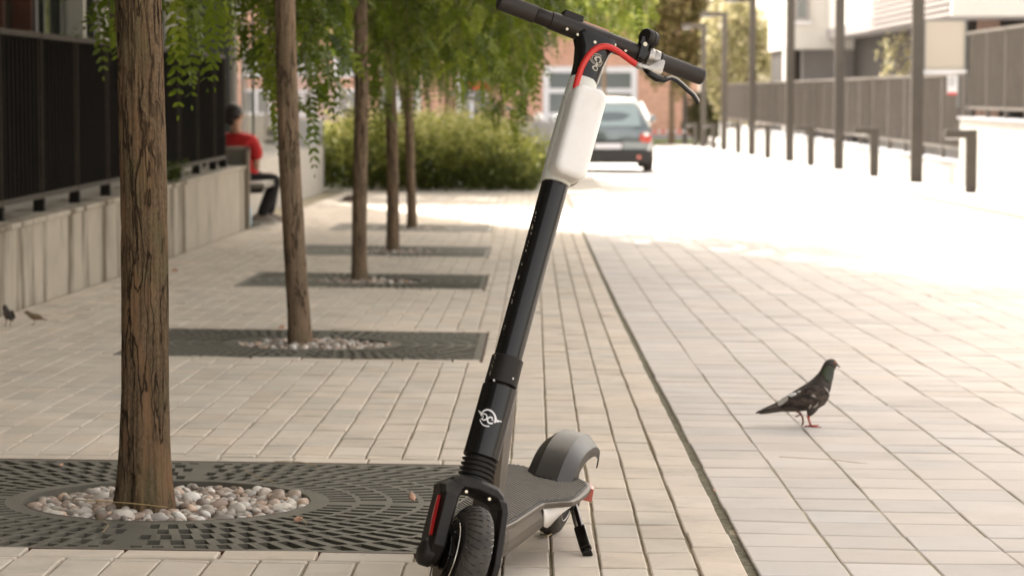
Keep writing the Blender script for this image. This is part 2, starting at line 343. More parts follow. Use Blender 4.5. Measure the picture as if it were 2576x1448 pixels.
M['joint_road'] = mat('joint_sand_pale', (.34, .30, .19), .95, c2=(.52, .46, .33), vscale=18, bump=.002, bscale=60)
sheet('joint_sand', [.452, 1, 2, 3, 4, 5.25], [3+.25*i for i in range(170)], -.0042, M['joint_road'], lambda x, y: GW(x, y))
def paver(mb, x0, x1, y0, y1, hf, tint, gapx=.0030, gapy=.0022):
    x0 += gapx; x1 -= gapx; y0 += gapy; y1 -= gapy
    if x1-x0 < .008 or y1-y0 < .02: return
    b = .003; dz = random.gauss(0, .0006); tx = random.gauss(0, .0006); ty = random.gauss(0, .0006)
    jx = random.gauss(0, .0009); zc = [hf(x, y)+dz for x, y in ((x0, y0), (x1, y0), (x1, y1), (x0, y1))]
    zc = [z+(tx if i in (1, 2) else -tx)+(ty if i > 1 else -ty) for i, z in enumerate(zc)]
    P = [(x0+jx, y0), (x1+jx, y0), (x1+jx, y1), (x0+jx, y1)]; I = [(x0+b+jx, y0+b), (x1-b+jx, y0+b), (x1-b+jx, y1-b), (x0+b+jx, y1-b)]
    v = [(p[0], p[1], z-.014) for p, z in zip(P, zc)]+[(p[0], p[1], z-.0022) for p, z in zip(P, zc)]+[(p[0], p[1], z) for p, z in zip(I, zc)]
    f = [(i, (i+1) % 4, (i+1) % 4+4, i+4) for i in range(4)]+[(i+4, (i+1) % 4+4, (i+1) % 4+8, i+8) for i in range(4)]+[(8, 9, 10, 11)]
    k = 1+random.gauss(0, .04); kk = random.gauss(0, .012)
    mb.add(v, f, (tint[0]*(k+kk), tint[1]*k, tint[2]*(k-kk)))
# footway: columns .0985 wide running away from the camera
fp = MB(); XS = .33; CW = .0985; RL = .198
ncol = int((XS+2.56)/CW)+1
for ci in range(ncol):
    x1 = XS-ci*CW; x0 = x1-CW
    if x1 > -2.56 and x0 < -2.56: x0 = -2.56
    y = 3.4+random.uniform(0, .004)
    while y < PAVE_END:
        segs = [(y, y+RL)]
        for gx, gy in GR:
            if x1 > gx-GH+.02 and x0 < gx+GH-.02:
                lo, hi = gy-GH-.105, gy+GH+.105; ns = []
                for a, b in segs:
                    if b <= lo or a >= hi: ns.append((a, b)); continue
                    if a < lo: ns.append((a, lo))
                    if b > hi: ns.append((hi, b))
                segs = ns
        for a, b in segs:
            xa, xb = x0, x1
            for gx, gy in GR:
                if b > gy-GH-.1 and a < gy+GH+.1:
                    if xa < gx+GH < xb: xa = gx+GH+.002
                    if xa < gx-GH < xb: xb = gx-GH-.002
            paver(fp, xa, xb, a, b, GW, (1, 1, 1), gapx=.0029, gapy=.0042)
        y += RL
for gx, gy in GR:       # cut pieces filling the columns the grates end in
    for ci in range(ncol):
        x1 = XS-ci*CW; x0 = x1-CW
        for xa, xb in ((gx+GH+.008, x1) if x0 < gx+GH < x1 else (0, 0), (x0, gx-GH-.008) if x0 < gx-GH < x1 else (0, 0)):
            if xb-xa < .012: continue
            yy = gy-GH-.105
            while yy < gy+GH+.1: paver(fp, xa, xb, yy, min(yy+RL, gy+GH+.105), GW, (1, 1, 1), gapx=.002); yy += RL
for gx, gy in GR:       # header courses laid across at the grates
    for ya, yb in ((gy-GH-.105, gy-GH-.004), (gy+GH+.004, gy+GH+.105)):
        x = gx-GH-.05
        while x < gx+GH:
            paver(fp, x, min(x+.2, gx+GH+.0), ya, yb, GW, (1.02, 1.01, 1.0), gapx=.003); x += .2
y = 3.3
while y < PAVE_END:
    paver(fp, XS+.001, XS+.098, y, y+.197, GW, (1.03, 1.02, 1.03), gapx=.003, gapy=.0006); y += .197
tag(fp.build('footway', M['paver']), kind='structure')
rd = MB(); x = .447; CR = .1845; xi = 0
while x < 5.2:
    y = 3.2
    xr = min(x+CR, 5.25)
    while y < PAVE_END:
        paver(rd, x, xr, y, y+.19, GW, (1, 1, 1), gapx=.0017, gapy=.0036); y += .19
    x += CR
tag(rd.build('road', M['paver_road']), kind='structure')
# mossy channel between footway and road
g = MB(); ysx = np.arange(3, PAVE_END, .12)
for sgn in (0,):
    vv = []; 
    for yy in ysx:
        for xx in (.426, .437, .449): vv.append((xx, yy, GW(xx, yy)-.0065+random.uniform(-.002, .003)))
    g.add(vv, [(3*i+j, 3*i+j+1, 3*i+4+j, 3*i+3+j) for i in range(len(ysx)-1) for j in range(2)])
tag(g.build('channel', M['gap'], smooth=True), kind='structure')
# kerb and the raised pavement on the right
kb = MB()
ysk = list(np.arange(10, 60, 1.5))+[65, 70, 80, 90, 100, 115, 130, 160, 200]
def ribbon(mb, x0, x1, h, ys, z1=0.0, c=None):
    v = []
    for yy in ys: v += [(x0, yy, G(x0, yy)-.1), (x0, yy, G(x0, yy)+h), (x1, yy, G(x1, yy)+h+z1), (x1, yy, G(x1, yy)-.1)]
    mb.add(v, [(4*i+j, 4*i+j+1, 4*i+5+j, 4*i+4+j) for i in range(len(ys)-1) for j in range(3)]+[(0, 1, 2, 3)], c)
ribbon(kb, 5.26, 5.40, .05, ysk); M['kerb'] = mat('kerb_stone', (.30, .25, .22), .85, var=.1, vscale=1.5)
tag(kb.build('kerb', M['kerb']), kind='structure')
pv = MB(); ribbon(pv, 5.41, 7.3, .046, ysk); tag(pv.build('pavement', M['far_pave']), kind='structure')

# ------------------------------------------------------------ tree grates
def make_grate():
    root_bm = MB(); H = GH-.03; S0 = None
    def Rb(t): return H/max(abs(math.cos(t)), abs(math.sin(t)))
    # solid rim round the hole
    n = 144
    def ringface(r0, r1, a0, a1, sub=1):
        p = []
        for rr, aa in ((r0, a0), (r1, a0), (r1, a1), (r0, a1)):
            q = min(rr, Rb(aa)); p.append((q*math.cos(aa), q*math.sin(aa), 0))
        if math.dist(p[0], p[1]) < 1e-4 and math.dist(p[3], p[2]) < 1e-4: return
        root_bm.add(p, [(0, 1, 2, 3)])
    for i in range(n): ringface(HOLE, HOLE+.045, 2*pi*i/n, 2*pi*(i+1)/n)
    r = HOLE+.045; ri = 0
    while r < H*1.43:
        ring = .062 if r < .62 else .095; nn = 64 if r < .5 else (80 if r < .62 else 96); a = 2*pi/nn; ph = (ri % 2)*.5*a
        sk = .0
        for i in range(nn):
            a0 = i*a+ph
            # bars (solid) between the slots, a third of the pitch
            ringface(r, r+ring, a0, a0+a*.45)
            # spokes: plain strips on the seams and in the four corners
            am = (a0+a*.72) % (pi/2); plain = min(am, pi/2-am) < .035
            if plain: ringface(r, r+ring, a0+a*.45, a0+a)
        for i in range(n): ringface(r+ring, r+ring+.013, 2*pi*i/n, 2*pi*(i+1)/n)
        r += ring+.013; ri += 1
    for a, b in (((-GH, -GH), (GH, -H)), ((-GH, H), (GH, GH)), ((-GH, -H), (-H, H)), ((H, -H), (GH, H))):
        root_bm.add([(a[0], a[1], 0), (b[0], a[1], 0), (b[0], b[1], 0), (a[0], b[1], 0)], [(0, 1, 2, 3)])
    return root_bm
gm = make_grate()
labels_g = ['nearest dark cast iron tree grate beside the scooter wheel', 'second cast iron tree grate, round the slim trunk behind the nearest tree',
            'third cast iron tree grate from the front, with pale pebbles in its ring', 'fourth tree grate from the front, thin dark strip in the paving',
            'farthest tree grate, pale strip level with the seated person']
gproto = None
def tilt(gx, gy):
    e = .5; sx = (G(gx+e, gy)-G(gx-e, gy))/(2*e); sy = (G(gx, gy+e)-G(gx, gy-e))/(2*e)
    return Vector((-sx, -sy, 1)).to_track_quat('Z', 'Y').to_euler() if False else (math.atan(sy), -math.atan(sx), 0)
for i, (gx, gy) in enumerate(GR):
    if gproto is None:
        r0 = empty('tree_grate', (0, 0, 0), '', ''); p = gm.build('grate_plate', M['iron'], r0, solid=.018)
        fr_ = MB()
        for a, b in (((-GH-.006, -GH-.006), (GH+.006, -GH-.001)), ((-GH-.006, GH+.001), (GH+.006, GH+.006)), ((-GH-.006, -GH-.001), (-GH-.001, GH+.001)), ((GH+.001, -GH-.001), (GH+.006, GH+.001))):
            fr_.box((a[0], a[1], -.06), (b[0], b[1], .001))
        fr_.build('grate_frame', M['rust'], r0)
        rim = MB(); rim.lathe((0, 0, 0), (0, 0, 1), [(HOLE+.002, -.05), (HOLE+.002, .0012)], 64)
        rim.f = [q for q in rim.f if len(q) == 4]; rim.mi = [0]*len(rim.f)
        rim.build('grate_collar', M['iron'], r0, smooth=True)
        gproto = r0; o = r0
    else: o = copytree(gproto)
    o.location = (gx, gy, G(gx, gy)-.001); o.rotation_euler = tilt(gx, gy)
    tag(o, labels_g[i], 'tree grate', 'cast iron tree grates in the footway')
    so_ = MB(); so_.add([(gx+a*GH, gy+b*GH, G(gx+a*GH, gy+b*GH)-.075) for a, b in ((-1, -1), (1, -1), (1, 1), (-1, 1))], [(0, 1, 2, 3)])
    tag(so_.build('soil', M['soil']), kind='structure')

# pebbles in each ring
PCOL = [(.62, .56, .48), (.55, .47, .40), (.45, .36, .29), (.36, .27, .21), (.70, .66, .60), (.50, .38, .30), (.28, .22, .18), (.58, .42, .31), (.66, .60, .53), (.40, .35, .30)]
def pebbles(i, gx, gy, n, tx, ty, seg):
    mb = MB(); rg = random.Random(i+3); k = 0; pts = []
    for t in range(n*6):
        if k >= n: break
        r = (HOLE-.012)*math.sqrt(rg.random()); a = rg.uniform(0, 2*pi); x, y = r*math.cos(a), r*math.sin(a)
        s = rg.choice([rg.uniform(.008, .013), rg.uniform(.011, .019)]); lay = k/n
        if any((x-q[0])**2+(y-q[1])**2 < (.72*(s+q[2]))**2 and abs(lay-q[3]) < .55 for q in pts): continue
        if math.hypot(gx+x-tx, gy+y-ty) < .055: continue
        pts.append((x, y, s, lay)); k += 1
        e = Matrix.Rotation(rg.uniform(0, pi), 3, 'Z')@Matrix.Rotation(rg.gauss(0, .35), 3, 'X')@Matrix.Rotation(rg.gauss(0, .3), 3, 'Y')
        E = np.array(e); el = rg.uniform(1.0, 1.6); fl = rg.uniform(.6, .85)
        c = np.array(rg.choice(PCOL))*rg.uniform(.62, 1.25)
        z = G(gx+x, gy+y)-.028+.020*lay+.008*(1-r/HOLE)
        mb.ball((gx+x, gy+y, z), (s*el, s, s*fl), seg, seg-2, c=c, fr=E)
        w = mb.v[-1]; jit = np.array([noise.noise(Vector((q*55).tolist())) for q in w])
        cen = w.mean(0); mb.v[-1] = cen+(w-cen)*(1+.42*jit)[:, None]
    o = mb.build('pebbles', M['pebble'], o=(gx, gy, G(gx, gy)), smooth=True)
    return o
labels_p = ['rounded pale pebbles round the foot of the nearest trunk', 'pale pebbles round the second trunk', 'pebbles in the ring of the third grate',
            'pebbles round the fourth trunk, small in the distance', 'pebbles round the farthest trunk of the row']
TR = [(-.909, 5.76, .0555, .074, .0), (-1.004, 10.62, .0475, .056, -.018), (-1.080, 15.45, .046, .053, .003), (-1.080, 19.05, .0475, .052, -.004), (-1.135, 23.12, .043, .052, -.008)]
for i, (gx, gy) in enumerate(GR):
    o = pebbles(i, gx, gy, 620 if i == 0 else (420 if i == 1 else 260), TR[i][0], TR[i][1], 10 if i == 0 else 7)
    tag(o, labels_p[i], 'pebbles', kind='stuff')

# ------------------------------------------------------------ trees of the row
def at(x, y, Y):      # the point at depth Y seen at a reference-picture pixel: used only to read off real positions
    fw = V(-math.sin(al)*math.cos(th), math.cos(al)*math.cos(th), -math.sin(th)); rt = V(math.cos(al), math.sin(al), 0); up = np.cross(rt, fw)
    v = fw+rt*(x-CX)/FPX-up*(y-CY)/FPX; return V(0, 0, CAM_H)+v/v[1]*Y
def fronds(mb, bases, dirs, L, pairs, ll, lw, cols, droop=.45, rg=RNG):
    B = np.array(bases); D = np.array(dirs); n = len(B)
    if n == 0: return
    D /= np.linalg.norm(D, axis=1)[:, None]; L = np.array(L)[:, None]
    up = np.tile(V(0, 0, 1), (n, 1))+rg.normal(0, .35, (n, 3)); sd = np.cross(D, up); sd /= np.linalg.norm(sd, axis=1)[:, None]+1e-9
    ts = np.linspace(.12, 1, pairs); dn = V(0, 0, -1)
    for k, t in enumerate(ts):
        P = B+D*L*t+dn*L*droop*t*t; T = D+dn*droop*2*t; T /= np.linalg.norm(T, axis=1)[:, None]
        size = math.sin(pi*(.25+.6*t))
        for s in ((-1, 1) if k < pairs-1 else (0,)):
            q = (sd*s*.9+T*(.55 if s else 1)+rg.normal(0, .13, (n, 3))+dn*.18); q /= np.linalg.norm(q, axis=1)[:, None]
            w = np.cross(q, np.cross(q, T) if s else sd)+rg.normal(0, .15, (n, 3)); w = np.cross(q, rg.normal(0, .35, (n, 3))+np.cross(sd, T)); w /= np.linalg.norm(w, axis=1)[:, None]+1e-9
            l = ll*size*rg.uniform(.8, 1.15, (n, 1)); ww = lw*size
            nn = np.cross(q, w)*.18*ww
            pts = np.stack([P, P+q*l*.3+w*ww*.5+nn, P+q*l*.72+w*ww*.42+nn, P+q*l, P+q*l*.72-w*ww*.42+nn, P+q*l*.3-w*ww*.5+nn], 1).reshape(-1, 3)
            c = np.repeat(np.array(cols)*rg.uniform(.85, 1.15, (n, 1)), 6, 0)
            b = mb.n; mb.v.append(pts); mb.c.append(c); mb.hc = True
            for i in range(n): mb.f.append(tuple(range(b+6*i, b+6*i+6)))
            mb.mi.extend([0]*n); mb.n += 6*n
LEAFC = [(.075, .110, .008), (.10, .140, .010), (.135, .175, .014), (.050, .080, .007), (.21, .25, .030)]
def lcol(rg, k=1.0, bias=None): return np.array(rg.choice(LEAFC[:4] if rg.random() < .78 else LEAFC[4:]))*k
def hang_twigs(mb, tw, specs, rg):
    B = []; D = []; L = []; C = []
    for (x, yb, Y, ztop) in specs:
        p1 = at(x, yb, Y)+V(0, 0, .10); zt = max(ztop, p1[2]+.3)
        off = V(rg.uniform(-.35, .1), rg.uniform(-.2, .2), 0); p0 = V(p1[0], p1[1], zt)+off; n = int((zt-p1[2])/.062)
        path = []
        for i in range(n+1):
            t = i/n; q = p0*(1-t)+p1*t; q = q+V(math.sin(t*5+x)*.015, 0, .12*math.sin(pi*t)); path.append(q)
        tw.tube(path, [.0035*(1-.7*i/n) for i in range(n+1)], 4)
        kk = rg.uniform(.8, 1.25); base = lcol(rg)
        for i in range(1, n+1):
            a = rg.uniform(0, 2*pi) if i < n else 0
            d = V(math.cos(a)*.8, math.sin(a)*.8, rg.uniform(-.75, .0)) if i < n else V(.1, 0, -1)
            B.append(path[i]); D.append(d); L.append(rg.uniform(.13, .24)); C.append((base*.6+lcol(rg)*.4)*kk)
    fronds(mb, B, D, L, 9, .050, .0215, C, rg=RNG)
def trunk_mesh(i, tx, ty, r, rb, lean, hgt, seg, nz):
    mb = MB(); z0 = G(tx, ty)-.06; rings = []
    for k in range(nz+1):
        t = k/nz; h = t*hgt; cx = tx+lean*h+.006*math.sin(h*3.1+i*2); cy = ty+.008*math.sin(h*2.3+i)
        R = r*(1-.10*min(h, 3)/1.2*.6)+(rb-r)*math.exp(-(max(h-.06, 0))/.10)
        ring = []
        for j in range(seg):
            a = 2*pi*j/seg; ca, sa = math.cos(a), math.sin(a)
            n1 = noise.noise(Vector((ca*1.2+i*9, sa*1.2, h*1.6))); n2 = noise.noise(Vector((ca*6+i*5, sa*6, h*1.5)))
            n3 = noise.noise(Vector((ca*15+i*5, sa*15, h*5)))
            rr = R*(1+.05*n1+.02*math.sin(3*a+i)*math.exp(-h/.3)*3)-.0045*max(0, 1-abs(n2)*6)+.0022*n3+.0012*noise.noise(Vector((ca*40+i, sa*40, h*14)))
            if i == 0:    # open hollow at the foot, on the side turned to the path
                da = (a-rad(247)+pi) % (2*pi)-pi; dh = h-.06
                if dh < .10: rr -= .030*math.exp(-(da/.17)**4)*min(1, max(0, (.088-dh)/.02))
            ring.append((cx+rr*ca, cy+rr*sa, z0+h))
        rings.append(ring)
    mb.loft(rings, True); return mb
tree_labels = ['nearest tree trunk, thick rough brown bark with a hollow at its foot', 'slim tree leaning a little left with green fronds hanging on both sides',
               'third tree of the row with a straight grey brown trunk', 'fourth tree of the row with dense hanging green fronds', 'farthest slim tree of the row, trunk beside the shrub bed']
rg = random.Random(5)
specs = {i: [] for i in range(5)}
# low hanging twigs: (x, y of the tip, depth, height of origin)
for x, y in ((425, 95), (440, 125), (455, 100), (470, 70), (483, 108), (500, 90), (512, 80), (530, 55), (578, 55), (590, 30), (548, 20), (430, 60), (492, 60)): specs[1].append((x, y, rg.uniform(8.6, 9.6), 2.0))
for x, y in ((694, 385), (698, 300), (690, 180), (645, 60), (784, 325), (775, 285), (800, 245), (812, 215), (828, 225), (845, 205), (862, 130), (850, 90), (792, 150), (815, 120),
             (610, 60), (590, 40), (690, 250)): specs[1].append((x, y, rg.uniform(11.2, 13.2), 2.2))
for _ in range(26):
    x = rg.uniform(765, 870); specs[1].append((x, rg.uniform(-20, 180 if x < 840 else 60), rg.uniform(11.5, 14), 2.2))
for _ in range(10): specs[1].append((rg.uniform(610, 700), rg.uniform(-20, 120), rg.uniform(11.5, 14), 2.2))
prof = [(925, 285), (946, 290), (1012, 225), (1078, 210), (1126, 235), (1174, 246), (1205, 252), (1253, 275), (1297, 288), (1337, 218), (1372, 165), (1392, 165)]
def pb(x): return float(np.interp(x, [p[0] for p in prof], [p[1] for p in prof]))
for _ in range(36):
    x = rg.uniform(925, 1395); specs[2].append((x, pb(x)-abs(rg.gauss(0, 60))-5, rg.uniform(14.5, 17.5), 2.4))
for _ in range(56):
    x = rg.uniform(925, 1400); specs[3].append((x, pb(x)-rg.uniform(0, 160), rg.uniform(17.5, 20.5), 2.6))
for _ in range(44):
    x = rg.uniform(935, 1400); specs[4].append((x, pb(x)-rg.uniform(0, 210), rg.uniform(21, 25), 2.8))
for x, y in ((1345, 205), (1300, 318), (1285, 300), (1320, 262), (1250, 300), (945, 330), (960, 310), (1010, 250)): specs[3].append((x, y, 19, 2.4))
for x, y in ((1420, 70), (1440, 50), (1465, 35), (1485, 60), (1515, 52), (1535, 30), (1560, 30), (1600, 18), (1625, 85), (1640, 40), (1400, 110), (1410, 30)): specs[3].append((x, y, rg.uniform(17, 20), 2.4))
for x, y in ((250, 75), (266, 85), (280, 95)): specs[1].append((x, y, 10.2, 1.9))
# overhead crown, one mesh used by all five
cr = MB(); B = []; D = []; L = []; C = []
for k in range(2000):
    u = V(rg.gauss(0, 1), rg.gauss(0, 1), rg.gauss(0, 1)); u = unit(u); rr = rg.uniform(.45, 1)**.5
    if noise.noise(Vector((u*2.3).tolist())) < -.12: continue
    p = V(u[0]*2.3*rr, u[1]*2.5*rr, 4.3+u[2]*1.75*rr); B.append(p); D.append(V(u[0], u[1], rg.uniform(-.6, .3))+V(rg.gauss(0, .3), rg.gauss(0, .3), 0))
    L.append(rg.uniform(.3, .5)); C.append(lcol(rg)*rg.uniform(.8, 1.2))
fronds(cr, B, D, L, 7, .12, .055, C)
crown0 = None
for i, (tx, ty, r, rb, lean) in enumerate(TR):
    gz = G(tx, ty); org = (tx, ty, gz)
    root = empty('street_tree', org, tree_labels[i], 'tree', 'street trees along the footway')
    big = i == 0
    trunk_mesh(i, tx, ty, r, rb, [.004, -.034, .006, -.008, -.014][i], 2.9, 120 if big else 56, 420 if big else 110).build('trunk', M['bark'] if big else M['bark_pale'], root, org, smooth=True)
    lb = MB(); hx = tx+[.0, -.034, .006, -.008, -.014][i]*2.8
    for k in range(7):
        a = k*2.4+i; e = V(math.cos(a), math.sin(a), 0); p0 = V(hx, ty, gz+2.6+.05*k)
        pts = [p0+e*t*2.0+V(0, 0, t*(1.9 if k % 2 else 1.1))+V(.1*math.sin(t*6+k), .1*math.cos(t*5), 0) for t in np.linspace(0, 1, 7)]
        lb.tube(pts, [.03*(1-.8*t) for t in np.linspace(0, 1, 7)], 7)
    lb.build('limbs', M['bark_pale'], root, org, smooth=True)
    if crown0 is None: crown0 = cr.build('crown', M['leaf'], root)
    else: c = crown0.copy(); col.objects.link(c); c.parent = root; c.rotation_euler = (0, 0, i*1.3)
    if specs[i]:
        fm = MB(); tw = MB(); hang_twigs(fm, tw, specs[i], rg); nf = len(fm.f)
        for vv_ in tw.v: pass
        off = fm.n; fm.v += tw.v; fm.c += tw.c; fm.f += [tuple(a_+off for a_ in q_) for q_ in tw.f]; fm.mi += [1]*len(tw.f); fm.n += tw.n
        f = fm.build('hanging_foliage', [M['leaf'], M['twig']], root, org)

# ------------------------------------------------------------ electric scooter
S_ = V(-0.15576751, 4.56517731, -0.04334314); s_ = V(0.25376226, 0.32303524, 0.91173075); b_ = V(0.91502103, 0.22542134, -0.33454706); d_ = V(0.31359406, -0.91914822, 0.23838061)
R_ = V(0.03472133, 5.44198117, -0.12654346); h_ = V(-0.22944947, -0.97332057, 0); lp_ = V(0.95628254, -0.22543294, -0.18628924); up_ = V(0.18131915, -0.04274397, 0.98249495)
def SP(b, d, s): return S_+b_*b+d_*d+s_*s          # steering frame: viewer-right, forward, up the stem (axis at d = 0, axle at d = .068)
def DP(a, b, c): return R_+h_*a+lp_*b+up_*c        # deck frame: forward from the rear contact, viewer-right, up
def SF(v): return np.array([SP(*p) for p in v])
def DF(v): return np.array([DP(*p) for p in v])
O = V(-.05, 5.0, G(-.05, 5.0))
sc = empty('electric_scooter', O, 'black electric kick scooter with white battery pack and red brake cable, leaning on its stand', 'scooter')
def P(mb, name, m, par=sc, **k): return mb.build(name, m, par, O, **k)
def Sring(b, d, s, rb_, rd_, n=28, e=2.0):
    out = []
    for j in range(n):
        a = 2*pi*j/n; ca, sa = math.cos(a), math.sin(a)
        out.append(SP(b+rb_*math.copysign(abs(ca)**(2/e), ca), d+rd_*math.copysign(abs(sa)**(2/e), sa), s))
    return out
# front wheel -------------------------------------------------
AX = .0; WS = .0     # axle at SP(0,.068,0)
RW = .108
def wheel(center, ax, RO, wid, par_name, SFn=None):
    prof = []; k = 14
    for j in range(k):
        a = 2*pi*j/k; prof.append((.026*math.cos(a)*1.0, wid/2*math.copysign(abs(math.sin(a))**.85, math.sin(a))))
    m = MB(); m.torus(center, ax, RO-.026, 0, 96, k, prof=prof)
    return m
cen = SP(0, .068, .010)
hub = MB(); hub.lathe(cen-b_*.033, b_, [(.004, 0), (.03, .001), (.033, .006), (.05, .010), (.066, .012), (.071, .006), (.074, .006), (.074, .060), (.071, .060), (.066, .054), (.05, .056), (.033, .060), (.03, .065), (.004, .066)], 56)
fw_ = P(hub, 'front_wheel', M['black_matte'], smooth='auto', autos=30)
ty_ = wheel(cen, b_, RW, .053, 'tyre'); P(ty_, 'tyre', M['rubber'], fw_, smooth=True)
# curved tread grooves raised as thin dark ribs
gr_ = MB()
e1 = d_; e2 = s_
def tyre_pt(t, w, up=0):   # angle round the wheel, position across -1..1
    a = w*1.25; rr = RW-.026+.026*math.cos(a)+up; hh = .0265*math.sin(a)
    return cen+(e1*math.cos(t)+e2*math.sin(t))*rr+b_*hh
for k in range(44):
    t0 = 2*pi*k/44
    for sg in (-1, 1):
        pts = [tyre_pt(t0+.02+.17*u*u+(.07 if sg > 0 else 0), sg*(.12+.88*u), .0002) for u in np.linspace(0, 1, 8)]
        gr_.tube(pts, .0008, 4)
P(gr_, 'tread_grooves', M['black_gloss'], fw_)
ri_ = MB(); ri_.torus(cen-b_*.034, b_, .0735, .0016, 64, 6); P(ri_, 'rim_edge', M['steel'], fw_, smooth=True)
dk_ = MB(); dk_.lathe(cen-b_*.040, b_, [(.045, 0), (.045, .002), (.012, .002), (.012, 0)], 40)
for k in range(8):
    a = k*pi/4; c_ = cen-b_*.041+(e1*math.cos(a)+e2*math.sin(a))*.060; dk_.lathe(c_, b_, [(.0035, 0), (.0035, .006)], 8)
P(dk_, 'brake_disc', M['black_gloss'], fw_)
# fork ---------------------------------------------------------
fk = MB()
def leg(sg, w0, w1):
    secs = []
    # (b centre, d, s, half width b, half depth d)
    path = [(.036*sg, .012, .156, .014, .030), (.050*sg, .024, .142, .013, .030), (.0565*sg, .024, .125, .010, .036), (.0585*sg, .032, .085, .0095, .039), (.060*sg, .040, .050, .0095, .039), (.061*sg, .050, .024, .0095, .037), (.061*sg, .056, .002, .009, .029), (.061*sg, .058, -.010, .008, .016)]
    if sg < 0: path = [(b+.002 if i > 1 else b, d+(.012 if 1 < i < 6 else 0), s, w*1.85, q*1.15) for i, (b, d, s, w, q) in enumerate(path)]
    rings = []
    for b, d, s, hw, hd in path:
        rings.append([SP(b+hw*x, d+hd*y, s) for x, y in ((-1, -.6), (-.6, -1), (.6, -1), (1, -.6), (1, .6), (.6, 1), (-.6, 1), (-1, .6))])
    fk.loft(rings, True)
leg(-1, 0, 0); leg(1, 0, 0)
rings = []
for x, s0, hs, hd in ((-.060, .138, .012, .026), (-.052, .148, .015, .033), (-.036, .155, .015, .037), (0, .158, .014, .039), (.036, .154, .014, .037), (.050, .146, .014, .032), (.058, .135, .011, .026)):
    rings.append([SP(x, .016+hd*y, s0+hs*z) for y, z in ((-1, -.5), (-.7, -1), (.7, -1), (1, -.5), (1, .4), (.75, 1), (-.75, 1), (-1, .5))])
fk.loft(rings, True)
fko = P(fk, 'front_fork', M['black_matte'], bevel=.0018, ang=25)
bo = MB()
for b, s in ((-.024, .140), (.022, .140)): bo = MB(); bo.lathe(SP(b, .052, s), d_, [(.0030, 0), (.0030, .004)], 10); P(bo, 'bolt', M['brass'], fko)
ac = MB(); ac.lathe(SP(-.086, .068, .010), b_, [(.010, 0), (.022, .004), (.026, .010), (.026, .026)], 28); P(ac, 'axle_cover', M['black_matte'], fko, smooth='auto', autos=40)
rf = MB()
rr = []
for t in np.linspace(0, 1, 9):
    s = .116-.078*t; d = .046+.026*t+.032; b = -.0745-.0025*t; w = .0075*math.sin(pi*min(max(t, .06), .94))**.35
    rr.append([SP(b, d-w*.2, s), SP(b-.0032, d-w-.004, s), SP(b-.0026, d-2*w-.006, s), SP(b+.002, d-2*w-.006, s)])
rf.loft(rr, True); P(rf, 'reflector', M['red_refl'], fko, smooth=False)
# bellows + sleeves + stem -------------------------------------
bl = MB(); prof = []
for k in range(7):
    z = .160+k*.0094; prof += [(.027, z), (.0335, z+.0022), (.0335, z+.0036), (.027, z+.0062)]
bl.lathe(SP(0, 0, 0), s_, prof+[(.028, .236)], 40); P(bl, 'suspension_bellows', M['bellows'], smooth='auto', autos=50)
def sleeve(name, s0, s1, ra, rb2, m, par=sc, d=0, n=40, e=2.2, edge=.0015):
    q = MB(); q.loft([Sring(0, d, s0, ra-edge, ra-edge, n, e), Sring(0, d, s0+edge, ra, ra*1.06, n, e), Sring(0, d, s1-edge, rb2, rb2*1.06, n, e), Sring(0, d, s1, rb2-edge, rb2-edge, n, e)], True)
    return P(q, name, m, par, smooth='auto', autos=40)
lowsl = sleeve('lower_sleeve', .218, .358, .0335, .0325, M['black_gloss'])
sleeve('stem_collar', .3615, .416, .0305, .0300, M['black_matte'])
rv = MB()
for b, s in ((.012, .375), (-.021, .362)):
    rv = MB(); rv.lathe(SP(b, math.sqrt(max(.031**2-b*b, 0))*1.03-.001, s), d_, [(.0025, 0), (.0022, .0022)], 10); P(rv, 'bolt', M['silver'])
# chipped paint along the stem edges
chip = MB(); rc = random.Random(11)
def on_stem(a, s, r=.0266): return SP(r*math.cos(a), r*1.06*math.sin(a), s)
for k in range(85):
    side = k % 2; s = rc.uniform(.36, .70) if side == 0 else (rc.choice([rc.uniform(.42, .74), rc.uniform(.56, .66)]))
    a = rad(157+rc.gauss(0, 2.0)) if side == 0 else rad(22+rc.gauss(0, 4))
    l = rc.uniform(.0018, .005)*(2.4 if side and rc.random() < .35 else 1); w = rad(rc.uniform(1.4, 3.4)); r = (.0265 if s > .416 else .0313)+.0001
    chip.add([on_stem(a-w, s, r), on_stem(a+w*.4, s+l*.2, r), on_stem(a+w, s+l, r), on_stem(a-w*.3, s+l*.8, r)], [(0, 1, 2, 3)])
M['chip'] = mat('chip_pale', (.60, .53, .42), .7)
chip.mi = [1]*len(chip.f)
chip.loft([Sring(0, 0, .412, .0247, .0247, 40, 2.2), Sring(0, 0, .4135, .0262, .0262*1.06, 40, 2.2), Sring(0, 0, .7705, .0258, .0258*1.06, 40, 2.2), Sring(0, 0, .772, .0243, .0243, 40, 2.2)], True)
stem = P(chip, 'stem', [M['black_gloss'], M['chip']], smooth='auto', autos=40)
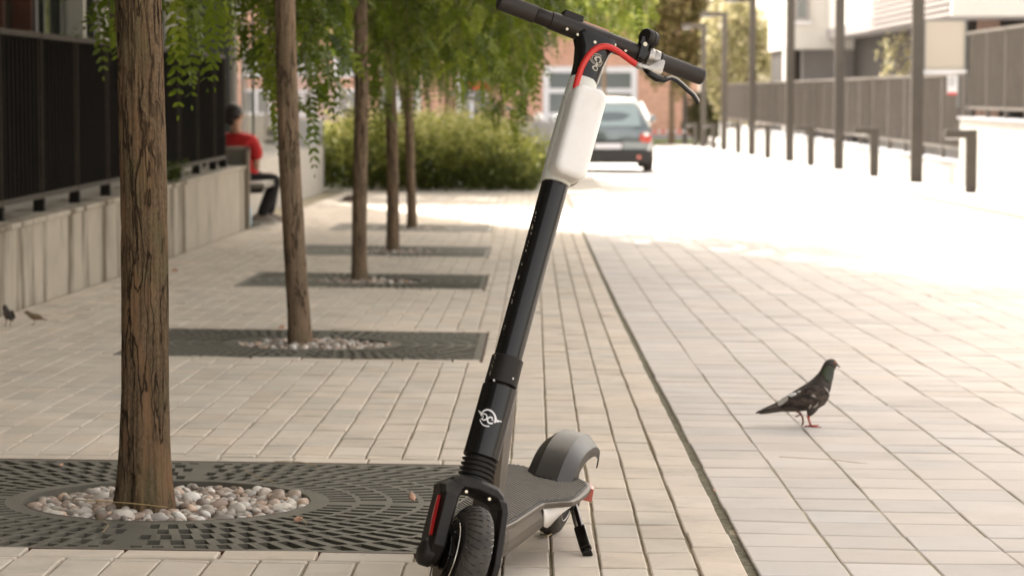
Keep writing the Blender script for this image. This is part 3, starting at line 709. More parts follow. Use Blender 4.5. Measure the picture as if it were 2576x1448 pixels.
# emblem on the lower sleeve: ring, two rounded letters, two wings
em = MB(); EC = .288; sk = .0
def on_sl(u, v, lift=.0006):       # u viewer-right mm, v up mm, on the sleeve front
    r = .0333+lift; u = u*1.1; v = v*1.1; a0 = rad(117); a = a0-u/1000/r; ca, sa = math.cos(a), math.sin(a); e = 2.2
    return SP(r*math.copysign(abs(ca)**(2/e), ca), r*1.06*math.copysign(abs(sa)**(2/e), sa), EC+v/1000-u/1000*.10)
def stroke(path, w):
    L_ = []; R2 = []
    for i, (u, v) in enumerate(path):
        a = path[max(i-1, 0)]; b = path[min(i+1, len(path)-1)]; dx, dy = b[0]-a[0], b[1]-a[1]; l = math.hypot(dx, dy) or 1
        L_.append((u-dy/l*w/2, v+dx/l*w/2)); R2.append((u+dy/l*w/2, v-dx/l*w/2))
    n = len(path); em.add([on_sl(*p) for p in L_]+[on_sl(*p) for p in R2], [(i, i+1, n+i+1, n+i) for i in range(n-1)])
def arc(cx, cy, r, a0, a1, n=20): return [(cx+r*math.cos(rad(a0+(a1-a0)*i/n)), cy+r*math.sin(rad(a0+(a1-a0)*i/n))) for i in range(n+1)]
stroke(arc(0, 0, 14, 8, 172), 3.2); stroke(arc(0, 0, 14, 205, 300), 2.2)
stroke([(-12, 4.5)]+arc(-6, 0, 5.2, 90, -150), 2.6); stroke([(-8, 2), (-8, -3)], 1.2)
stroke(arc(6.3, -2, 5.2, 55, 330), 2.8); stroke([(7.5, 0), (11, 0)], 1.6)
for k in range(3):
    stroke([(-10, 5.2-2.5*k), (-23+4*k, 8.2-2.7*k)], 2.0); stroke([(12, 2.0-2.5*k), (24-4.5*k, 3.6-2.6*k)], 2.0)
P(em, 'emblem', M['decal'], lowsl)
# white sleeve, battery pack ------------------------------------
wsl = MB(); rings = []
for s, r, dd in ((.770, .0265, 0), (.7715, .0285, 0), (.80, .0290, .001), (.86, .0300, .002), (.93, .0292, .001), (.985, .0275, 0), (.988, .0262, 0)): rings.append(Sring(-.001, dd, s, r, r*1.12, 40, 2.3))
wsl.loft(rings, True); P(wsl, 'stem_sleeve', M['white_sl'], smooth='auto', autos=40)
def rbox(b0, b1, s0, s1, d0, d1, rc_, n=9, bulge=.003, taper=0):
    # rounded rectangle outline in (b, s), lofted along d with a soft front edge
    def outline(inset, d):
        out = []
        for cx, cy, a0 in ((b1-rc_, s1-rc_, 0), (b0+rc_, s1-rc_, 90), (b0+rc_, s0+rc_, 180), (b1-rc_, s0+rc_, 270)):
            for i in range(n):
                a = rad(a0+90*i/(n-1)); rr = rc_-inset
                x = cx+rr*math.cos(a); y = cy+rr*math.sin(a); x += taper*(y-(s0+s1)/2)
                out.append(SP(x, d, y))
        return out
    m = MB(); rings = [outline(0, d0), outline(0, d1-.012), outline(.0012, d1-.007), outline(.004, d1-.003), outline(.009, d1-.0006), outline(.0145, d1)]
    m.loft(rings, True); return m
bt = rbox(-.0275, .0400, .776, .962, .010, .066, .0195); bto = P(bt, 'battery_pack', M['white_pl'], smooth='auto', autos=60)
bk = rbox(-.0268, .0390, .778, .960, -.012, .014, .019); P(bk, 'battery_cradle', M['white_sl'], bto, smooth='auto', autos=50)
sm_ = rbox(-.0292, .0412, .7742, .9632, .0090, .0130, .0198); P(sm_, 'seam', M['seam'], bto)
sc2 = MB()
for s in (.972, .945): sc2 = MB(); sc2.lathe(SP(-.030, .004, s), -b_, [(.003, 0), (.0027, .002)], 10); P(sc2, 'bolt', M['silver'], bto)
# head -----------------------------------------------------------
hd = MB(); rings = []
for s, rb2, rd2, e in ((.984, .0265, .0280, 2.6), (1.02, .0285, .0285, 2.6), (1.050, .034, .029, 2.8), (1.070, .044, .027, 3), (1.082, .046, .022, 3)): rings.append(Sring(.001, 0, s, rb2, rd2, 36, e))
hd.loft(rings, True); hdo = P(hd, 'stem_head', M['black_gloss'], smooth='auto', autos=40)
# faint moulded badge on the head: ring with a keyhole shape
em = MB()
def on_sl(u, v, lift=.0007):
    r = .0285+lift; a = rad(78)-u/1000/r; ca, sa = math.cos(a), math.sin(a); e = 2.6
    return SP(.001+r*math.copysign(abs(ca)**(2/e), ca), r*math.copysign(abs(sa)**(2/e), sa), 1.020+v/1000-u/1000*.1)
stroke(arc(0, 8, 11.5, 0, 360, 32), 1.3); stroke(arc(0, 8, 8.8, 0, 360, 28), .8); stroke(arc(.5, 9, 5.2, -60, 240, 20), 3.0); stroke([(0, 3), (-.5, -6)], 4.2); stroke(arc(-.8, -10, 4.2, 0, 360, 20), 2.2); stroke([(4, 8), (8, 10)], 1.8)
P(em, 'badge', M['decal_grey'], hdo)
# handlebar --------------------------------------------------------
HB = 1.0815
def bar(name, prof, m, par=sc, n=32, sm=True): q = MB(); q.lathe(SP(0, 0, HB), b_, prof, n); return P(q, name, m, par, smooth='auto', autos=40)
hb = bar('handlebar', [(.0150, -.128), (.0158, -.127), (.0162, -.102), (.0164, -.0985), (.0160, -.098), (.0160, -.0975), (.0178, -.096), (.0188, -.060), (.0190, -.030), (.0190, -.0292), (.0186, -.0288), (.0186, .0215), (.0180, .0222), (.0180, .023), (.0187, .0235), (.0185, .055), (.0165, .090), (.0150, .110), (.0145, .14)], M['bar_matte'])
bar('grip', [(.004, -.2085), (.012, -.2075), (.0165, -.204), (.0172, -.199), (.0172, -.135), (.0176, -.130), (.0150, -.1285)], M['grip'])
bar('grip', [(.0150, .136), (.0176, .1365), (.0180, .139), (.0163, .1415), (.0163, .225), (.0158, .2315), (.012, .2352), (.004, .236)], M['grip'])
bl2 = MB()
for b, s, dd in ((-.064, -.012, .016), (-.040, -.014, .0135), (-.014, -.006, .0185), (.037, -.008, .0165), (.062, -.010, .0125)): bl2 = MB(); bl2.lathe(SP(b, dd, HB+s), d_, [(.0028, 0), (.0028, .0032), (.0015, .0034)], 10); P(bl2, 'bolt', M['brass'], hb)
for b, s in ((-.010, 1.0600), (.012, 1.0555)): bl2 = MB(); bl2.lathe(SP(b+.004, .024, s), d_, [(.0032, 0), (.0032, .006)], 10); P(bl2, 'bolt', M['brass'], hb)
tb = MB(); tb.box((-.076, -.014, HB+.008), (-.034, .010, HB+.0295), fr=SF); P(tb, 'throttle_housing', M['black_matte'], hb, bevel=.003)
dp = MB(); dp.box((-.033, -.017, HB+.0175), (.022, .006, HB+.0215), fr=SF); P(dp, 'display', M['orange'], hb, bevel=.001)
# bell
be = MB(); be.lathe(SP(.091, .016, HB+.032), unit(b_*.75-d_*.45+s_*.1), [(.004, -.002), (.015, .0), (.0175, .004), (.0178, .012), (.0165, .013), (.0165, .015), (.0178, .016), (.0175, .026), (.014, .029), (.004, .030)], 26)
beo = P(be, 'bell', M['black_matte'], smooth='auto', autos=35)
bm = MB(); bm.lathe(SP(.088, 0, HB), b_, [(.0165, 0), (.0195, .001), (.0195, .014), (.0165, .015)], 24); bm.box((.086, .000, HB+.012), (.104, .020, HB+.030), fr=SF); bm.box((.088, .012, HB-.014), (.103, .022, HB+.014), fr=SF)
P(bm, 'bell_clamp', M['black_gloss'], beo, bevel=.001); q = MB(); q.lathe(SP(.095, .020, HB+.014), d_, [(.0045, 0), (.0045, .003)], 10); P(q, 'bolt', M['brass'], beo)
# brake lever with its clamp
lv = MB()
lv.lathe(SP(.110, 0, HB), b_, [(.0160, 0), (.0185, .001), (.0190, .010), (.0180, .012), (.0190, .014), (.0185, .024), (.0160, .025)], 26)
rings = []
for b, d, s, hb_, hs in ((.098, .022, 1.050, .006, .004), (.112, .022, 1.049, .010, .007), (.126, .023, 1.055, .012, .014), (.136, .022, 1.060, .010, .017), (.142, .020, 1.062, .005, .015)):
    rings.append([SP(b+x*.004, d+y*.007, s+z*hs) for x, y, z in ((0, -1, -.7), (0, -.6, -1), (0, .6, -1), (0, 1, -.6), (0, 1, .6), (0, .6, 1), (0, -.6, 1), (0, -1, .7))])
lv.loft(rings, True)
lvo = P(lv, 'brake_clamp', M['silver'], smooth='auto', autos=35)
l2 = MB(); pts = [(.104, .024, 1.047), (.118, .028, 1.039), (.133, .030, 1.035), (.148, .030, 1.037), (.160, .030, 1.045), (.172, .031, 1.044), (.186, .033, 1.038), (.200, .034, 1.031), (.213, .034, 1.026), (.222, .034, 1.019), (.226, .033, 1.015)]
rs = [.004, .0085, .0095, .0075, .0050, .0045, .0045, .0045, .0045, .0042, .0048]
l2.tube([SP(*p) for p in pts], rs, 10, flat=.8); P(l2, 'brake_lever', M['black_gloss'], lvo, smooth=True)
l3 = MB(); l3.tube([SP(p[0]+.001, p[1]+.002, p[2]+.0035) for p in pts[3:]], [r*.72 for r in rs[3:]], 8, flat=.7); P(l3, 'lever_blade', M['silver'], lvo, smooth=True)
cbl = MB(); cp = [(-.018, .030, .950), (-.019, .026, .966), (-.019, .026, .985), (-.018, .028, 1.003), (-.014, .029, 1.022), (-.006, .030, 1.041), (.006, .031, 1.054), (.020, .031, 1.060), (.036, .030, 1.060), (.052, .028, 1.057), (.070, .025, 1.053), (.088, .023, 1.049)]
# Catmull-Rom through the points
def crom(p, k=6):
    p = [np.array(q, float) for q in p]; p = [2*p[0]-p[1]]+p+[2*p[-1]-p[-2]]; out = []
    for i in range(1, len(p)-2):
        for t in np.linspace(0, 1, k, endpoint=False):
            out.append(.5*((2*p[i])+(-p[i-1]+p[i+1])*t+(2*p[i-1]-5*p[i]+4*p[i+1]-p[i+2])*t*t+(-p[i-1]+3*p[i]-3*p[i+1]+p[i+2])*t**3))
    out.append(p[-2]); return out
cc = crom(cp, 12); cbl.tube([SP(*p) for p in cc], [.0059+(.0004 if i % 2 else 0) for i in range(len(cc))], 12)
P(cbl, 'brake_cable', M['red_cable'], smooth=True)
fe = MB(); fe.tube([SP(.086, .023, 1.0495), SP(.094, .023, 1.0485), SP(.104, .023, 1.0478)], [.0062, .0066, .005], 12); P(fe, 'cable_adjuster', M['silver'], lvo, smooth=True)
# neck and deck ----------------------------------------------------
nk = MB(); rings = []
for a, c, ha, hb_ in ((.665, .140, .045, .027), (.672, .165, .038, .025), (.685, .22, .040, .0235), (.705, .30, .044, .0225), (.722, .37, .046, .022), (.735, .41, .046, .021), (.742, .428, .040, .018)):
    rings.append([DP(a+ha*x, hb_*y, c+.10*ha*x) for x, y in ((-1, -.45), (-.8, -.9), (-.2, -1), (.8, -1), (1, -.6), (1, .6), (.8, 1), (-.2, 1), (-.8, .9), (-1, .45))])
nk.loft(rings, True); P(nk, 'neck', M['deck_al'], bevel=.001, ang=30)
DO = [(.785, -.062), (.790, -.050), (.790, .048), (.785, .060), (.70, .066), (.52, .068), (.475, .070), (.43, .090), (.395, .110), (.36, .114), (.27, .113), (.205, .108), (.170, .096), (.155, .080), (.150, .05), (.150, -.05), (.155, -.080), (.17, -.096), (.205, -.108), (.27, -.113), (.36, -.114), (.395, -.110), (.43, -.090), (.475, -.070), (.52, -.068), (.70, -.066)]
top = MB(); pts = crom(DO+[DO[0]], 4)[:-1] if False else [V(p[0], p[1], 0) for p in DO]
def ring(sc_, c, da=0): return [DP((p[0]-.47)*sc_[0]+.47+da, p[1]*sc_[1], c) for p in pts]
top.loft([ring((.99, .97), .148), ring((1, 1), .150), ring((1, 1), .158), ring((.996, .985), .1600)], True)
dko = P(top, 'deck_plate', M['deck_al'], bevel=.0006, ang=50)
# rubber mat with ribs, following the plate outline
mt = MB(); inner = [((p[0]-.47)*.978+.47, p[1]*.93) for p in DO]
mt.loft([[DP(a, b, .1603) for a, b in inner], [DP(a, b, .1614) for a, b in inner]], True)
mto = P(mt, 'grip_mat', M['black_matte'], dko)
rb_ = MB()
def halfw(a):
    pr = sorted([(p[0], p[1]) for p in inner if p[1] > 0]); return float(np.interp(a, [q[0] for q in pr], [q[1] for q in pr]))
a = .168
M['mat_rib'] = mat('mat_rib', (.21, .19, .165), .7, var=.15, vscale=40)
amin, amax = .156, .782
a = amin-.15
while a < amax+.15:
    run = []
    for i in range(61):
        b = -.11+.22*i/60; aa = a+1.15*b; ok = amin < aa < amax and abs(b) < halfw(aa)-.003
        if ok: run.append((aa, b))
        if (not ok or i == 60) and len(run) > 2:
            v = []
            for aa_, bb_ in run:
                for da, c in ((-.0042, .1614), (-.0028, .1634), (.0028, .1634), (.0042, .1614)): v.append(DP(aa_+da, bb_, c))
            n = len(run)-1; f = []
            for k in range(n): f += [(4*k+j, 4*k+j+1, 4*k+5+j, 4*k+4+j) for j in range(3)]
            rb_.add(v, f)
        if not ok: run = []
    a += .0155
P(rb_, 'mat_ribs', M['mat_rib'], mto)
bd = MB(); rings = []
for a, hw, c0, c1 in ((.150, .040, .120, .149), (.17, .060, .108, .149), (.30, .066, .100, .149), (.50, .066, .095, .149), (.74, .064, .092, .149), (.775, .060, .094, .149)):
    rings.append([DP(a, y*hw, c0+(c1-c0)*z) for y, z in ((-.86, 0), (-.96, .08), (-1.05, .38), (-1.05, .66), (-.98, 1), (.98, 1), (1.05, .66), (1.05, .38), (.96, .08), (.86, 0))])
bd.loft(rings, True); bdo = P(bd, 'deck_body', M['deck_al'], bevel=.0008, ang=40)
fc = MB(); fc.loft([[DP(a, y*hw, .091+.059*z) for y, z in ((-.90, .04), (-1.02, .3), (-1.0, .96), (1.0, .96), (1.02, .3), (.90, .04))] for a, hw in ((.7755, .066), (.792, .064), (.797, .058))], True)
P(fc, 'deck_nose', M['black_matte'], bdo, bevel=.001)
for sg in (-1, 1):    # pale reflector panels under the flared tail
    wp = MB(); v = []
    for t in np.linspace(0, 1, 9):
        a = .475-.245*t; wt = (.071+.041*min(1, max(0, (t-.08)/.32))) ; top_c = .1485; lo_c = .1485-.050*math.sin(pi*min(.5, .5*t/.22+.04))*(1 if t < .45 else 1-.75*((t-.45)/.55)); wl = .0705
        v += [DP(a, sg*(wt-.003), top_c), DP(a, sg*(wl+.35*(wt-wl)), (top_c*.45+lo_c*.55)), DP(a, sg*(wl+.001), lo_c)]
    wp.add(v, [(3*i+j, 3*i+j+1, 3*i+4+j, 3*i+3+j) for i in range(8) for j in range(2)])
    P(wp, 'side_reflector', M['white_pl'], bdo, smooth=True, solid=.002)
tl = MB(); tl.loft([[DP(a, y*hw, .120+.036*z) for y, z in ((-1, .1), (-.9, 0), (.9, 0), (1, .1), (1, .9), (.9, 1), (-.9, 1), (-1, .9))] for a, hw in ((.156, .085), (.140, .078), (.128, .060), (.125, .045))], True)
tl2 = MB()
for sg in (-1, 1): tl2 = MB(); tl2.loft([[DP(a, sg*(b0+x*.010), .128+.028*z) for x, z in ((-1, 0), (1, 0), (1, 1), (-1, 1))] for a, b0 in ((.205, .104), (.175, .099), (.150, .083), (.140, .070))], True); P(tl2, 'corner_light', M['tail'], bevel=.001)
P(tl, 'tail_light', M['tail'], bevel=.001)
# rear wheel + fender
rc0 = DP(0.012, 0, .104)
rh = MB(); rh.lathe(rc0-lp_*.028, lp_, [(.004, 0), (.04, .002), (.068, .004), (.070, .052), (.04, .054), (.004, .056)], 40); rwo = P(rh, 'rear_wheel', M['black_matte'], smooth='auto', autos=35)
rt = wheel(rc0, lp_, .104, .056, ''); P(rt, 'tyre', M['rubber'], rwo, smooth=True)
rr3 = MB(); rr3.torus(rc0+lp_*.0285, lp_, .068, .0015, 48, 6); P(rr3, 'rim_edge', M['silver'], rwo, smooth=True)
fd = MB(); rings = []
fpath0 = [(.245, .1640), (.232, .178), (.205, .205), (.175, .226), (.14, .2400), (.10, .2480), (.06, .2500), (.02, .2480), (-.02, .240), (-.055, .226), (-.078, .207)]
fpath = [(q_[0], q_[2]) for q_ in crom([V(a_, 0, c_) for a_, c_ in fpath0], 4)]
for i, (a, c) in enumerate(fpath):
    a0, c0 = fpath[max(i-1, 0)]; a1, c1 = fpath[min(i+1, len(fpath)-1)]; t = unit(V(a1-a0, 0, c1-c0)); nn = V(-t[2], 0, t[0])*(-1 if V(-t[2], 0, t[0])[2] < 0 else 1)
    if nn[2] < 0: nn = -nn
    k = 1 if i else .98
    c = .164+(c-.164)*.84; pr = [(-.034, -.040), (-.031, -.022), (-.008, 0), (.040, 0), (.066, -.024), (.069, -.044)]
    if i == len(fpath)-1: pr = [(-.034, -.052), (-.031, -.030), (-.008, -.004), (.040, -.004), (.066, -.030), (.0695, -.060)]
    rings.append([DP(a+nn[0]*z*k, b, c+nn[2]*z*k) for b, z in pr])
fd.loft(rings, False, closed=False); fdo = P(fd, 'rear_fender', M['fender'], solid=.0028, autos=22, smooth='auto')
# kickstand
ks = MB(); k0 = DP(.155, .066, .105); k1 = V(.110, 5.124, G(.110, 5.124)+.004); km = k0*.48+k1*.52
kd = unit(k1-k0)
ks.tube([k0-kd*.004, k0+(km-k0)*.9, km], [.0095, .0100, .0100], 12)
kso = P(ks, 'kickstand', M['black_gloss'], smooth='auto', autos=40)
k2 = MB(); kx = unit(np.cross(kd, V(0, 1, 0)))
k2.bar(km-kd*.006, km+(k1-km)*.80, .0240, .016, up=(0, -1, 0)); k2.bar(km+(k1-km)*.76, k1, .012, .010, up=(0, -1, 0)); k2.bar(k1-kd*.006, k1+V(.012, 0, 0)*0+kd*.001, .021, .018, up=(0, -1, 0)); P(k2, 'foot', M['black_gloss'], kso, bevel=.003)
k3 = MB(); k3.tube([k0+kd*.012-lp_*.0+h_*.010, km-kd*.012+h_*.010], .0045, 10); P(k3, 'spring', M['silver'], kso, smooth=True)
kb_ = MB(); kb_.box((.125, .045, .098), (.190, .076, .122), fr=DF); P(kb_, 'stand_bracket', M['black_matte'], kso, bevel=.002)
kp = MB(); kp.lathe(k0-lp_*.004+V(0, -.012, 0), h_, [(.008, -.004), (.008, .006)], 14); P(kp, 'pivot_bolt', M['silver'], kso)
#@@PART3@@
# ------------------------------------------------------------ birds
def bird(name, o, sc_, prof, mats, label, cat, group=None, yaw=0.0, wfac=.78, legs=True, pose=None, n=20):
    """prof: list of (x_top, z_top, x_bot, z_bot, width factor); bird faces +x"""
    org = V(*o); R3 = np.array(Matrix.Rotation(yaw, 3, 'Z'))
    def T(x, y, z): return org+R3@(V(x, y, z)*sc_)
    root = empty(name, org, label, cat, group); mb = MB(); rings = []
    for xt, zt, xb, zb, wf in prof:
        c = V((xt+xb)/2, 0, (zt+zb)/2); h = V(xt-xb, 0, zt-zb)/2; w = np.linalg.norm(h)*wf
        rings.append([T(*(c+h*math.cos(2*pi*j/n)+V(0, w*math.sin(2*pi*j/n), 0))) for j in range(n)])
    mb.loft(rings, True); b = mb.build('body', mats[0], root, org, smooth=True, sub=1)
    return root, T, org
Z2 = 4702.
def zz(x, y): return ((x-1200)/Z2, (1290-y)/Z2)
PG = gp = (.848, 7.63); gz_ = GW(.848, 7.63)
pf = [((425, 1075), (440, 1118), .9), ((500, 1030), (530, 1112), 1.0), ((600, 985), (640, 1098), .85), ((690, 945), (720, 1085), .75), ((770, 895), (800, 1078), .72), ((860, 832), (900, 1082), .78),
      ((960, 768), (990, 1076), .84), ((1060, 705), (1070, 1072), .88), ((1150, 652), (1170, 1062), .90), ((1225, 590), (1290, 1030), .88), ((1285, 530), (1390, 950), .84), ((1325, 480), (1450, 850), .80),
      ((1345, 435), (1485, 740), .78), ((1358, 405), (1503, 640), .76), ((1368, 385), (1512, 560), .76), ((1380, 365), (1522, 500), .80), ((1405, 335), (1540, 462), .84), ((1445, 311), (1560, 425), .84), ((1500, 303), (1572, 395), .74), ((1545, 325), (1578, 380), .6)]
prof = [(*zz(*a), *zz(*b), w) for a, b, w in pf]
root, T, org = bird('pigeon', (gp[0]+.0, gp[1], gz_), .995, prof, [M['feather']], 'dark pigeon with a white wing patch walking on the pale paving', 'pigeon')
def side_patch(name, poly, m, lift, thick=.0022, par=root, T_=None, bodyprof=prof, both=False, soft=None):
    """feather tract lying on the bird's flank, outline given in side view"""
    T_ = T_ or T; mb = MB()
    def yat(x, z):
        best = 0
        for i in range(len(bodyprof)-1):
            a = bodyprof[i]; b2 = bodyprof[i+1]
            for t in np.linspace(0, 1, 5):
                xt, zt, xb, zb, w = [a[k]*(1-t)+b2[k]*t for k in range(5)]
                cx, cz = (xt+xb)/2, (zt+zb)/2; hx, hz = (xt-xb)/2, (zt-zb)/2; L2 = hx*hx+hz*hz; dx, dz = x-cx, z-cz
                al_ = (dx*hx+dz*hz)/L2; off = abs(dx*hz-dz*hx)/math.sqrt(L2)
                if off < .006 and abs(al_) < 1: best = max(best, math.sqrt(L2)*w*math.sqrt(1-al_*al_))
        return best
    pts = [V(*zz(*p)) for p in poly]; c = sum(pts)/len(pts); rings = []
    dense = []
    for i in range(len(pts)):
        a, b2 = pts[i], pts[(i+1) % len(pts)]
        for t in np.linspace(0, 1, 3, endpoint=False): dense.append(a*(1-t)+b2*t)
    for sgn in ((-1, 1) if both else (-1,)):
        rings = []
        for k, lf in ((1.0, -.0015), (.97, lift*.6), (.85, lift), (.6, lift*1.15), (.3, lift*1.2), (.03, lift*1.2)):
            r = []
            for p in dense:
                q = c+(p-c)*k; y = yat(q[0], q[1]); r.append(T_(q[0], sgn*(max(y, .004)+lf), q[1]))
            rings.append(r)
        mb.loft(rings, False)
    return mb.build(name, m, par, org, smooth=True)
wing = side_patch('wing', [(745, 1020), (850, 900), (960, 800), (1080, 720), (1220, 680), (1350, 682), (1420, 740), (1455, 830), (1445, 900), (1390, 980), (1280, 1035), (1130, 1058), (1000, 1050), (900, 1000), (800, 1025)], M['feather_wing'], .006, both=True)
side_patch('rump', [(700, 945), (790, 870), (870, 832), (850, 900), (780, 960), (720, 990)], M['feather_grey'], .002)
side_patch('wing_patch', [(855, 842), (910, 800), (975, 790), (975, 812), (900, 850)], M['feather_white'], .0085, par=root)
for pl, mm in (([(985, 775), (1030, 755), (1035, 765), (1000, 788)], 'feather_white'), ([(1360, 685), (1400, 720), (1450, 790), (1462, 850), (1440, 800), (1380, 730)], 'feather_grey'), ([(1165, 810), (1215, 795), (1250, 845), (1200, 835)], 'feather_grey'),
               ([(1140, 1010), (1170, 940), (1185, 960), (1160, 1020)], 'feather_grey'), ([(1200, 1000), (1270, 930), (1285, 900), (1275, 975), (1210, 1022)], 'feather_grey')):
    side_patch('feather_mark', pl, M[mm], .0080)
side_patch('neck_feathers', [(1345, 500), (1370, 420), (1440, 400), (1510, 440), (1525, 500), (1505, 600), (1440, 640), (1360, 590)], M['neck'], .0010)
bk = MB(); bk.tube([T(*[zz(1545, 395)[0], 0, zz(1545, 395)[1]]), T(zz(1580, 402)[0], 0, zz(1580, 402)[1]), T(zz(1603, 418)[0], 0, zz(1603, 418)[1]), T(zz(1610, 440)[0], 0, zz(1610, 440)[1])], [.0045, .0036, .0026, .0008], 8, flat=.8)
bk.ball(T(zz(1565, 390)[0], 0, zz(1565, 390)[1]), .0038*1, 8, 6); bk.build('beak', M['beak'], root, org, smooth=True)
for sg in (-1, 1):
    ey = MB(); ex, ez = zz(1532, 360); ey.ball(T(ex, sg*.0098, ez), .0036, 10, 8); e = ey.build('eye', M['eye'], root, org, smooth=True)
    ey = MB(); ey.ball(T(ex+.0002, sg*.0126, ez), .0016, 8, 6); ey.build('pupil', M['pupil'], e, smooth=True).location = (0, 0, 0)
    e.children[0].data.transform(Matrix.Translation(-org.__class__(org) if False else Vector((-org).tolist())))
# legs: one planted, one lifted behind
def bleg(path, rs, m, toes, T_=None):
    mb = MB(); mb.tube([T(*p) for p in path], rs, 10)
    for tp in toes: mb.tube([T(*p) for p in tp], [.0026, .0024, .0020, .0008][:len(tp)], 7)
    return mb
y1 = -.016; A_ = lambda x, y, yy: (zz(x, y)[0], yy, zz(x, y)[1])
bleg([A_(1195, 1020, y1), A_(1175, 1080, y1), A_(1150, 1150, y1), A_(1165, 1205, y1), A_(1190, 1275, y1)], [.012, .0085, .0045, .0033, .0034], None,
     [[A_(1190, 1272, y1), A_(1250, 1280, y1-.006), A_(1300, 1286, y1-.012), A_(1335, 1282, y1-.016)], [A_(1190, 1272, y1), A_(1245, 1272, y1+.004), A_(1305, 1270, y1+.010)],
      [A_(1190, 1274, y1), A_(1230, 1290, y1-.014), A_(1275, 1302, y1-.028)], [A_(1190, 1276, y1), A_(1140, 1278, y1+.003), A_(1095, 1284, y1+.006)]]).build('leg', M['bird_leg'], root, org, smooth=True)
th_ = MB(); th_.tube([T(*A_(1215, 990, y1)), T(*A_(1185, 1060, y1)), T(*A_(1160, 1125, y1))], [.020, .0145, .0060], 12); th_.build('thigh_feathers', M['feather'], root, org, smooth=True)
y2 = .014
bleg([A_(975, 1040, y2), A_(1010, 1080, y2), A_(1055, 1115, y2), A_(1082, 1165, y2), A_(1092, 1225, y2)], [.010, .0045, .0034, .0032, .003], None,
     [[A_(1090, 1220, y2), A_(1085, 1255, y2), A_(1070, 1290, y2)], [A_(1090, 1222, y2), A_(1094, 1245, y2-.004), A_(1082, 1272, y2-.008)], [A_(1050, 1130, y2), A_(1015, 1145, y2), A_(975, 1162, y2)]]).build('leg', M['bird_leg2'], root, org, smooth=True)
tf = MB()
for k in range(5):
    yy = (k-2)*.006; tf.tube([T(*A_(720, 985+k*6, yy*.7)), T(*A_(560, 1035+k*7, yy)), T(*A_(428-6*k, 1065+k*11, yy*1.2))], [.011, .010, .006], 8, flat=.35)
tf.build('tail', M['feather_wing'], root, org, smooth=True)
# simple smaller birds (blurred in the distance)
sp_prof = [(-.075, .030, -.074, .024, 1.2), (-.055, .036, -.052, .026, 1.0), (-.035, .046, -.030, .028, .8), (-.015, .060, -.008, .026, .85), (.005, .068, .010, .028, .9), (.020, .072, .028, .040, .9), (.030, .080, .040, .056, .9), (.036, .086, .050, .064, .85), (.046, .084, .054, .070, .7), (.053, .077, .056, .073, .5)]
def small_bird(name, x, y, yaw, s, m, label, cat):
    z = G(x, y); r, T_, og = bird(name, (x, y, z), s, sp_prof, [m], label, cat, None, yaw, n=12)
    q = MB(); q.tube([T_(.052, 0, .075), T_(.066, 0, .072)], [.0035*s, .0006], 6); q.build('beak', M['beak'], r, og)
    for sg in (-1, 1): q = MB(); q.tube([T_(.002, sg*.008, .034), T_(-.004, sg*.009, .016), T_(.003, sg*.010, .002), T_(.018, sg*.012, .002)], [.0030*s, .0018*s, .0016*s, .001], 5); q.build('leg', M['bird_leg2'], r, og)
    for sg in (-1, 1):
        q = MB(); q.ball(T_(-.018, sg*.015, .047), (.032*s, .006*s, .014*s), 10, 6, fr=np.array(Matrix.Rotation(yaw, 3, 'Z'))@np.array(Matrix.Rotation(-.35, 3, 'Y'))); q.build('wing', M['feather_wing'] if m is not M['sparrow'] else M['sparrow'], r, og, smooth=True)
small_bird('sparrow', -2.400, 11.35, rad(118), 1.12, M['feather'], 'small dark sparrow standing at the foot of the wall', 'bird')
small_bird('sparrow', -2.300, 11.45, rad(190), .80, M['sparrow'], 'small light brown sparrow right of the dark one by the wall', 'bird')
small_bird('pigeon', at(884, 520, 28.3)[0]-.01, 28.3, rad(0), 2.0, M['feather'], 'dark bird half hidden behind the third trunk', 'pigeon')

# ------------------------------------------------------------ left wall, fence, glass building
def boxobj(name, lo, hi, m, par=None, o=None, bevel=0, **k):
    q = MB(); q.box(lo, hi); return q.build(name, m, par, o if o is not None else ((lo[0]+hi[0])/2, (lo[1]+hi[1])/2, lo[2]) if par is None else o, bevel=bevel)
WZ = .19
q = MB(); q.box((-2.86, -4, -.75), (-2.585, 22.35, WZ-.03)); w = q.build('retaining_wall', M['concrete'], o=(-2.7, 9, -.3))
tag(w, 'low stained concrete wall under the black fence', 'wall')
